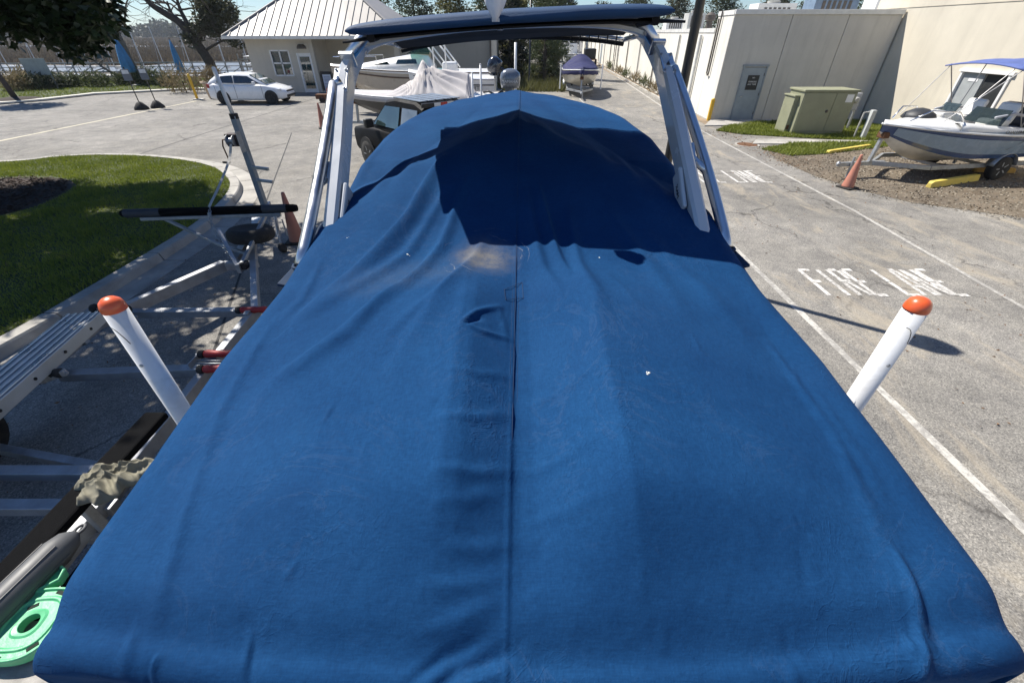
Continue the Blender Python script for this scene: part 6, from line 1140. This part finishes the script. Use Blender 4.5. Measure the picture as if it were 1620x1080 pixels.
rck = thing('kayak_rack', 'timber rack with pale kayaks on the shore beside the office', 'rack', (-21.5, 45, 0)); 
for x in (-2.4, 2.4):
    for y in (-.5, .5): MB().box((x, y, .9), (.1, .1, 1.8)).build('post', RLM, rck)
for z, kl in ((.3, 'bottom'), (.85, 'middle'), (1.4, 'top')):
    for y in (-.5, .5): MB().box((0, y, z), (5, .08, .08)).build('bar', RLM, rck)
    k_ = loft([[Vector((x, .32 * w * math.cos(a), z + .2 + .15 * w * math.sin(a))) for a in np.linspace(0, 2 * math.pi, 13)[:-1]] for x, w in ((-2.2, .05), (-1.6, .6), (-.6, .95), (.6, .95), (1.6, .6), (2.2, .05))]); tag(k_.build('kayak', WHITE, None, True), 'pale kayak on the %s tier of the timber rack' % kl, 'kayak').location = rck.location

# ================================================================== trees and plants
BARK = M('bark', (.075, .06, .048), .95, var=.4, scale=6, bs=1, bscale=22); BARKP = M('pale_bark', (.17, .15, .125), .95, var=.35, scale=6, bs=1, bscale=22)
# magnolia on the lawn
mg = thing('magnolia_tree', 'dark large-leaved tree on the lawn whose branches hang into the top left', 'tree', (-12.6, 9.7, .12)); rnd = random.Random(5); tmb = MB(); tips = []
tmb.tube([(0, 0, 0), (.05, 0, .7), (0, .05, 1.8), (.1, 0, 3.2), (.25, -.1, 5.2), (.3, -.1, 7.6)], [.30, .24, .22, .20, .15, .05], 12)
for k in range(17): a = k * 2.4; z = 2.3 + k * .30; branch(tmb, (0.1, 0, z), (math.cos(a), math.sin(a), .25), 3.0 - k * .07, .075, 1, rnd, .6, tips)
tmb.build('trunk', BARK, mg, True); bl = []
cx, cy = 2.9, -2.1    # crown reaches out over the trailer
for k in range(60):
    a = rnd.uniform(0, 2 * math.pi); q = math.sqrt(rnd.random()); x = q * 4.9 * math.cos(a); y = q * 4.3 * math.sin(a); z = 4.5 + rnd.random() * 3.8 * (1 - .5 * q); bl.append((cx + x, cy + y, z, rnd.uniform(.6, 1.05), rnd.uniform(.6, 1.05), rnd.uniform(.45, .7)))
for k in range(22):
    bl.append((4.0 + rnd.uniform(-2.2, 1.4), -4.9 + rnd.uniform(-1.4, 1.4), 5.0 + rnd.random() * 2.6, rnd.uniform(.6, 1.0), rnd.uniform(.6, 1.0), rnd.uniform(.45, .7)))
for k in range(46):
    a = rnd.uniform(0, 2 * math.pi); q = math.sqrt(rnd.random()); bl.append((-1.6 + q * 4.2 * math.cos(a), 2.0 + q * 2.9 * math.sin(a), 5.2 + rnd.random() * 3.0 * (1 - .5 * q), rnd.uniform(.6, 1.05), rnd.uniform(.6, 1.05), rnd.uniform(.45, .7)))
for (u, v, Yd, r) in ((15, 5, 10.5, .6), (60, 22, 10.2, .65), (105, 32, 9.9, .55), (128, 56, 9.8, .42), (88, 50, 10.1, .38), (150, 38, 9.6, .36), (140, 12, 10.4, .6), (8, 50, 10.3, .3), (40, -10, 10.4, .6), (110, -5, 10.4, .7), (160, 8, 10.2, .35), (115, 82, 9.9, .22), (148, 72, 9.8, .22), (20, 18, 10, .5)):
    p = at(u, v, 0, Yd) - mg.location; bl.append((p.x, p.y, p.z, r, r, r * .8))
foliage('crown', bl, 120000, .20, LEAFG, mg, .42, 0, .35, .2)
# leaning bare tree + live oak on the shore
def shore_tree(name, lab, base, trunk_uv, Yd, r0, seed, limbs, leafblobs=None, nleaf=0, lsize=.3, lm=None):
    t = thing(name, lab, 'tree', base); rnd = random.Random(seed); mb = MB(); pts = [Vector((0, 0, 0))] + [at(u, v, 0, Yd) - Vector(base) for u, v in trunk_uv]; sp = smooth_poly(pts, 4); mb.tube(sp, [lerp(r0, r0 * .4, i / (len(sp) - 1)) for i in range(len(sp))], 10)
    for lim in limbs:
        q = [at(u, v, 0, Yd + dy) - Vector(base) for u, v, dy in lim[1]]; sp = smooth_poly(q, 4); mb.tube(sp, [lerp(lim[0], lim[0] * .3, i / (len(sp) - 1)) for i in range(len(sp))], 8)
        for k in range(5): p = sp[len(sp) // 2 + k % (len(sp) // 2)]; branch(mb, p, (rnd.uniform(-1, 1), rnd.uniform(-1, 1), rnd.uniform(-.2, 1)), lim[0] * 8 + .6, lim[0] * .32, 2, rnd, .8, None, .3, 5)
    mb.build('trunk', BARK if seed % 2 else BARKP, t, True)
    if leafblobs: foliage('crown', [(*(at(u, v, 0, Yd + dy) - Vector(base)), r, r, r * .75) for u, v, dy, r in leafblobs], nleaf, lsize, lm, t, .5, 0, .1, .1)
    return t
OAK = leafmat('oak_leaf', (.035, .042, .018), (.10, .10, .05), .6, .2)
b1 = at(226, 133, 0, 40.5); b1.z = 0
shore_tree('bare_tree', 'leaning nearly bare tree between the two blue parasols', b1, [(205, 98), (190, 65), (178, 40), (165, 15), (158, -12)], 40.5, .34, 4, [(.17, [(190, 62, 0), (178, 48, .3), (160, 28, .5), (148, 10, .5), (140, -8, .5)]), (.15, [(190, 62, 0), (175, 62, -.3), (158, 68, -.6), (140, 72, -1)]), (.10, [(184, 45, 0), (197, 30, 0), (200, 5, 0), (210, -12, 0)]), (.14, [(215, 122, 0), (185, 118, -.2), (160, 105, -.4), (148, 95, -.5)])], [(166, 30, 0, .9), (150, 20, 0, .7)], 500, .28, OAK)
b2 = at(340, 122, 0, 42); b2.z = 0
shore_tree('live_oak', 'gnarled live oak with leafy right side growing beside the office roof', b2, [(332, 100), (318, 78), (300, 55), (283, 35), (262, 22), (240, 8), (225, -8)], 42, .42, 3, [(.24, [(300, 55, 0), (296, 38, 0), (285, 15, .2), (278, -8, .2)]), (.16, [(286, 38, 0), (272, 22, .3), (264, 2, .3)]), (.22, [(312, 70, 0), (320, 50, 0), (335, 34, -.2), (352, 22, -.3)]), (.12, [(335, 34, 0), (335, 12, 0), (340, -5, 0)]), (.1, [(325, 80, 0), (350, 66, -.2), (372, 62, -.4)])],
           [(335, 18, 0, 1.2), (352, 22, 0, 1.1), (325, 30, 0, 1.0), (345, 5, 0, 1.2), (362, 18, -.4, .8), (318, 42, 0, .8), (350, 45, 0, .8), (304, 62, 0, .8), (372, 66, -.5, .7), (320, 4, 0, .9), (335, 48, 0, .8), (305, 45, 0, .5)], 5200, .26, OAK)
t = thing('young_tree', 'thin leaning trunk standing in mulch at the far left edge', 'tree', (-29.5, 28.9, 0)); MB().tube([(0, 0, 0), (-.25, .1, 1.2), (-.5, .2, 2.6), (-.6, .2, 4.5)], [.16, .12, .10, .06], 9).build('trunk', BARK, t, True); foliage('crown', [(-.6, .2, 5.5, 1.6, 1.6, 1.4), (-.9, .1, 6.2, 1.1, 1.1, 1)], 2500, .28, LEAFG, t); MB().lathe([(1.3, 0), (1.1, .12), (.3, .22), (0, .22)], 20).build('mulch_mound', mul_m, t, True)
# shrubs along the shore
SHR = leafmat('shrub_green', (.05, .065, .022), (.13, .15, .05), .7, .2); SHT = leafmat('shrub_tan', (.16, .125, .06), (.30, .24, .13), .8, .2); SHD = leafmat('shrub_dark', (.028, .04, .016), (.07, .085, .035), .7, .15)
def shrub(u, v, Yd, r, mat, lab, up=.6, n=900, size=.32):
    p = at(u, v, 0, Yd); p.z = 0; t = thing('shrub', lab, 'shrub', p, 0, 'shrubs along the shore'); foliage('foliage', [(0, 0, r * .45, r, r, r * .7), (r * .5, .1, r * .4, r * .6, r * .6, r * .5), (-r * .5, 0, r * .4, r * .6, r * .6, r * .5)], n, size, mat, t, .16, up, 0, .1); MB().tube([(0, 0, 0), (0, .02, r * .5)], .04, 6).build('stem', BARK, t)
for (u, Yd, r, mt_, lab, up) in ((28, 34.4, 1.0, SHT, 'tan dry shrub at the far left behind the thin trunk', .9), (60, 35, .9, SHD, 'dark round shrub right of the dry tan one', .6), (52, 36.5, 1.2, SHT, 'tall tan grass clump under the information board', 1.2), (91, 36, .8, SHD, 'small dark shrub below the hanging branches', .5), (120, 37, .8, SHR, 'small green shrub under the branch tip', .5), (156, 37, .95, SHR, 'wide green shrub left of the first parasol', .7), (200, 38.3, .8, SHR, 'green shrub at the foot of the wide parasol', .6), (244, 38.3, 1.1, SHR, 'bushy green shrub right of the leaning bare tree', .7), (266, 37, .7, SHD, 'low dark shrub beside the tall tan grass', .5), (292, 33.2, 1.35, SHT, 'tall tan ornamental grass beside the yellow bollard', 1.4), (75, 36.8, 1.0, SHR, 'yellow green shrub behind the verge', .8), (225, 39.5, .9, SHR, 'green shrub behind the sign posts', .7)):
    shrub(u, 138, Yd, r, mt_, lab, up, 900)
# pines and mixed trees in the middle
PIN = leafmat('pine_needle', (.028, .045, .015), (.09, .115, .035), .6, .2); DKG = leafmat('dark_evergreen', (.012, .020, .010), (.035, .048, .02), .6, .12); YLG = leafmat('yellow_green', (.07, .075, .02), (.17, .165, .05), .6, .25)
def tree(name, lab, x, y, h, r, mat, n, size, seed, low=.15, bark=BARK, asp=.3, up=.1):
    t = thing(name, lab, 'tree', (x, y, 0), 0); rnd = random.Random(seed); mb = MB(); mb.tube([(0, 0, 0), (rnd.uniform(-.1, .1), 0, h * .3), (rnd.uniform(-.25, .25), .1, h * .65), (0, 0, h * .95)], [h * .022, h * .018, h * .011, .02], 8); bl = []
    for k in range(26):
        z = h * (low + (1 - low) * (k / 26)); w = r * (1 - .6 * ((z / h) - low) / (1 - low)) * rnd.uniform(.5, 1); a = k * 2.4 + rnd.random(); p = Vector((math.cos(a) * w * .75, math.sin(a) * w * .75, z)); mb.tube([(0, 0, z - .3), p], [.05, .015], 5); bl.append((p.x, p.y, p.z, rnd.uniform(.35, .55) * r * .8, rnd.uniform(.35, .55) * r * .8, rnd.uniform(.25, .4) * r * .7))
    mb.build('trunk', bark, t, True); foliage('crown', bl, n, size, mat, t, asp, up, 0, .05); return t
tree('pine_tree', 'feathery pine right of the thin black lamp post', 2.5, 38.5, 7.5, 1.7, PIN, 9000, .30, 11, .10, BARK, .12, .5); tree('pine_tree', 'second pine leaning towards the lane behind the first', 3.9, 45, 8.5, 1.9, PIN, 8000, .32, 12, .14, BARK, .12, .5)
tree('evergreen_tree', 'dark evergreen just right of the annex corner post', -.1, 42, 7.5, 1.7, DKG, 7000, .30, 13, .05); tree('evergreen_tree', 'dark evergreen at the far end of the lane', 6.5, 92, 12, 4.5, DKG, 7000, .6, 14, .05); tree('evergreen_tree', 'dark evergreen behind the pines left of the far truck', 4.6, 72, 10, 3.0, DKG, 6000, .5, 15, .05); tree('evergreen_tree', 'dark evergreen closing the view above the box truck', 10.5, 108, 11, 4.5, DKG, 6000, .7, 16, .05)
tree('leafy_tree', 'yellow green leafy tree behind the tilted black outboard', .3, 46, 6.0, 1.6, YLG, 6000, .30, 17, .05); tree('leafy_tree', 'yellow green bush tree at the foot of the pines', 3.0, 41.5, 3.2, 1.2, YLG, 4500, .26, 18, .02)
k = 0
for (x, y, h, r, m_, n, lab) in ((-16, 62, 9, 3.2, YLG, 5000, 'mixed tree above the office ridge on its left'), (-10.5, 58, 9, 3.0, PIN, 5000, 'thin pine above the right hip of the office roof'), (-6.2, 56, 9.5, 3.0, YLG, 5000, 'yellow green tree above the left of the hardtop'), (-2.8, 60, 10, 3.2, PIN, 5000, 'grey green tree directly above the middle of the hardtop'), (.6, 58, 9, 2.8, YLG, 5000, 'tree above the white wrapped mast'), (4.2, 62, 9, 2.6, PIN, 5000, 'pine top above the right half of the hardtop'),
        (18, 78, 8.2, 3.6, SHD, 5000, 'dark tree over the warehouse roof right of the lamp post'), (23.5, 76, 7.8, 3.4, OAK, 4500, 'brown green tree over the warehouse roof'), (29, 74, 8.6, 3.6, SHD, 5000, 'dark tree above the middle of the grey end wall'), (35, 72, 8.8, 3.6, OAK, 4500, 'olive tree above the grey end wall'), (40, 70, 9.5, 3.8, SHD, 5000, 'dark tree behind the roof units'), (46, 68, 9.5, 3.8, SHD, 5000, 'dark tree nearest the tan building top'), (14.2, 84, 6.9, 2.6, OAK, 3500, 'small tree over the far roof edge beside the tower')):
    tree('background_tree', lab, x, y, h, r, m_, n, .42, 40 + k, .2); k += 1
# weeds along the warehouse wall
for i, s in enumerate((7, 10.5, 14, 17.5, 22, 26, 33)):
    p = W0 + WD * s + WN * .35; t = thing('weed_clump', 'dry weed clump %s along the foot of the cream wall' % ('nearest', 'second', 'third', 'fourth', 'fifth', 'sixth', 'farthest')[i] if 0 < i < 6 else ('nearest dry weed clump at the foot of the cream wall' if i == 0 else 'farthest dry weed clump beside the wall ladder'), 'weeds', p, 0, 'weeds along the wall'); foliage('stalks', [(0, 0, .25, .25, .3, .3)], 160, .5, SHT if i % 2 else SHR, t, .08, 1.2)
mb = MB(); a0, a1 = W0 + WD * -1.2, W0 + WD * 72; mb.add([a0 + Vector((-.15, 0, .006)), a1 + Vector((0, 0, .006)), a1 + WN * 1.25 + Vector((0, 0, .006)), a0 + WN * .55 + Vector((0, 0, .006))], [(0, 1, 2, 3)]); tag(mb.build('wall_foot_dirt', M('wall_dirt', (.27, .20, .13), .95, var=.4, scale=1.5, bs=.6, bscale=20)), kind='structure')
kf = thing('wall_kerb', None, None, (0, 0, 0)); kf['kind'] = 'structure'
for i in range(18): p, q = W0 + WD * (1 + i * 4) + WN * .62, W0 + WD * (4.97 + i * 4) + WN * .62; MB().beam(p + Vector((0, 0, .05)), q + Vector((0, 0, .05)), .14, .14).build('kerb_stone', CONC, kf, bevel=.01)
# grass and weeds beside the pines
grass('rough_grass', [(-.5, 34), (3.6, 33.5), (4.2, 44), (3.6, 60), (-2, 60), (-1, 36)], 16000, .5, 0.0, YLG, 'rough yellow green grass at the foot of the pines', .03)

# ---- air over the marsh
hz = MB().box((0, 560, 12.5), (2400, 1500, 30)); hm = bpy.data.materials.new('haze'); hm.use_nodes = True; hn = hm.node_tree.nodes; hn.remove(hn['Principled BSDF']); pv = hn.new('ShaderNodeVolumePrincipled'); pv.inputs['Color'].default_value = (.86, .92, 1, 1); pv.inputs['Density'].default_value = .00022; pv.inputs['Anisotropy'].default_value = .2; hm.node_tree.links.new(pv.outputs[0], hn['Material Output'].inputs['Volume'])
tag(hz.build('haze', hm), kind='stuff')

# fallen leaves and grit on the lane and lot
for (x0, x1, y0, y1, n, lab) in ((4.3, 9.0, 3, 20, 420, 'scattered leaves and grit on the fire lane'), (-6.2, -2.0, 1.5, 9, 260, 'scattered leaves on the shaded asphalt around the empty trailer')):
    P = np.stack([RNG.uniform(x0, x1, n), RNG.uniform(y0, y1, n), np.full(n, .008)], 1); v, f = leaf_quads(P, .045, .45); v[:, 2] = np.clip(v[:, 2], .006, .022); tag(fast_mesh('leaf_litter', v, f, MATS['dead_leaf']), lab, 'leaves', kind='stuff')
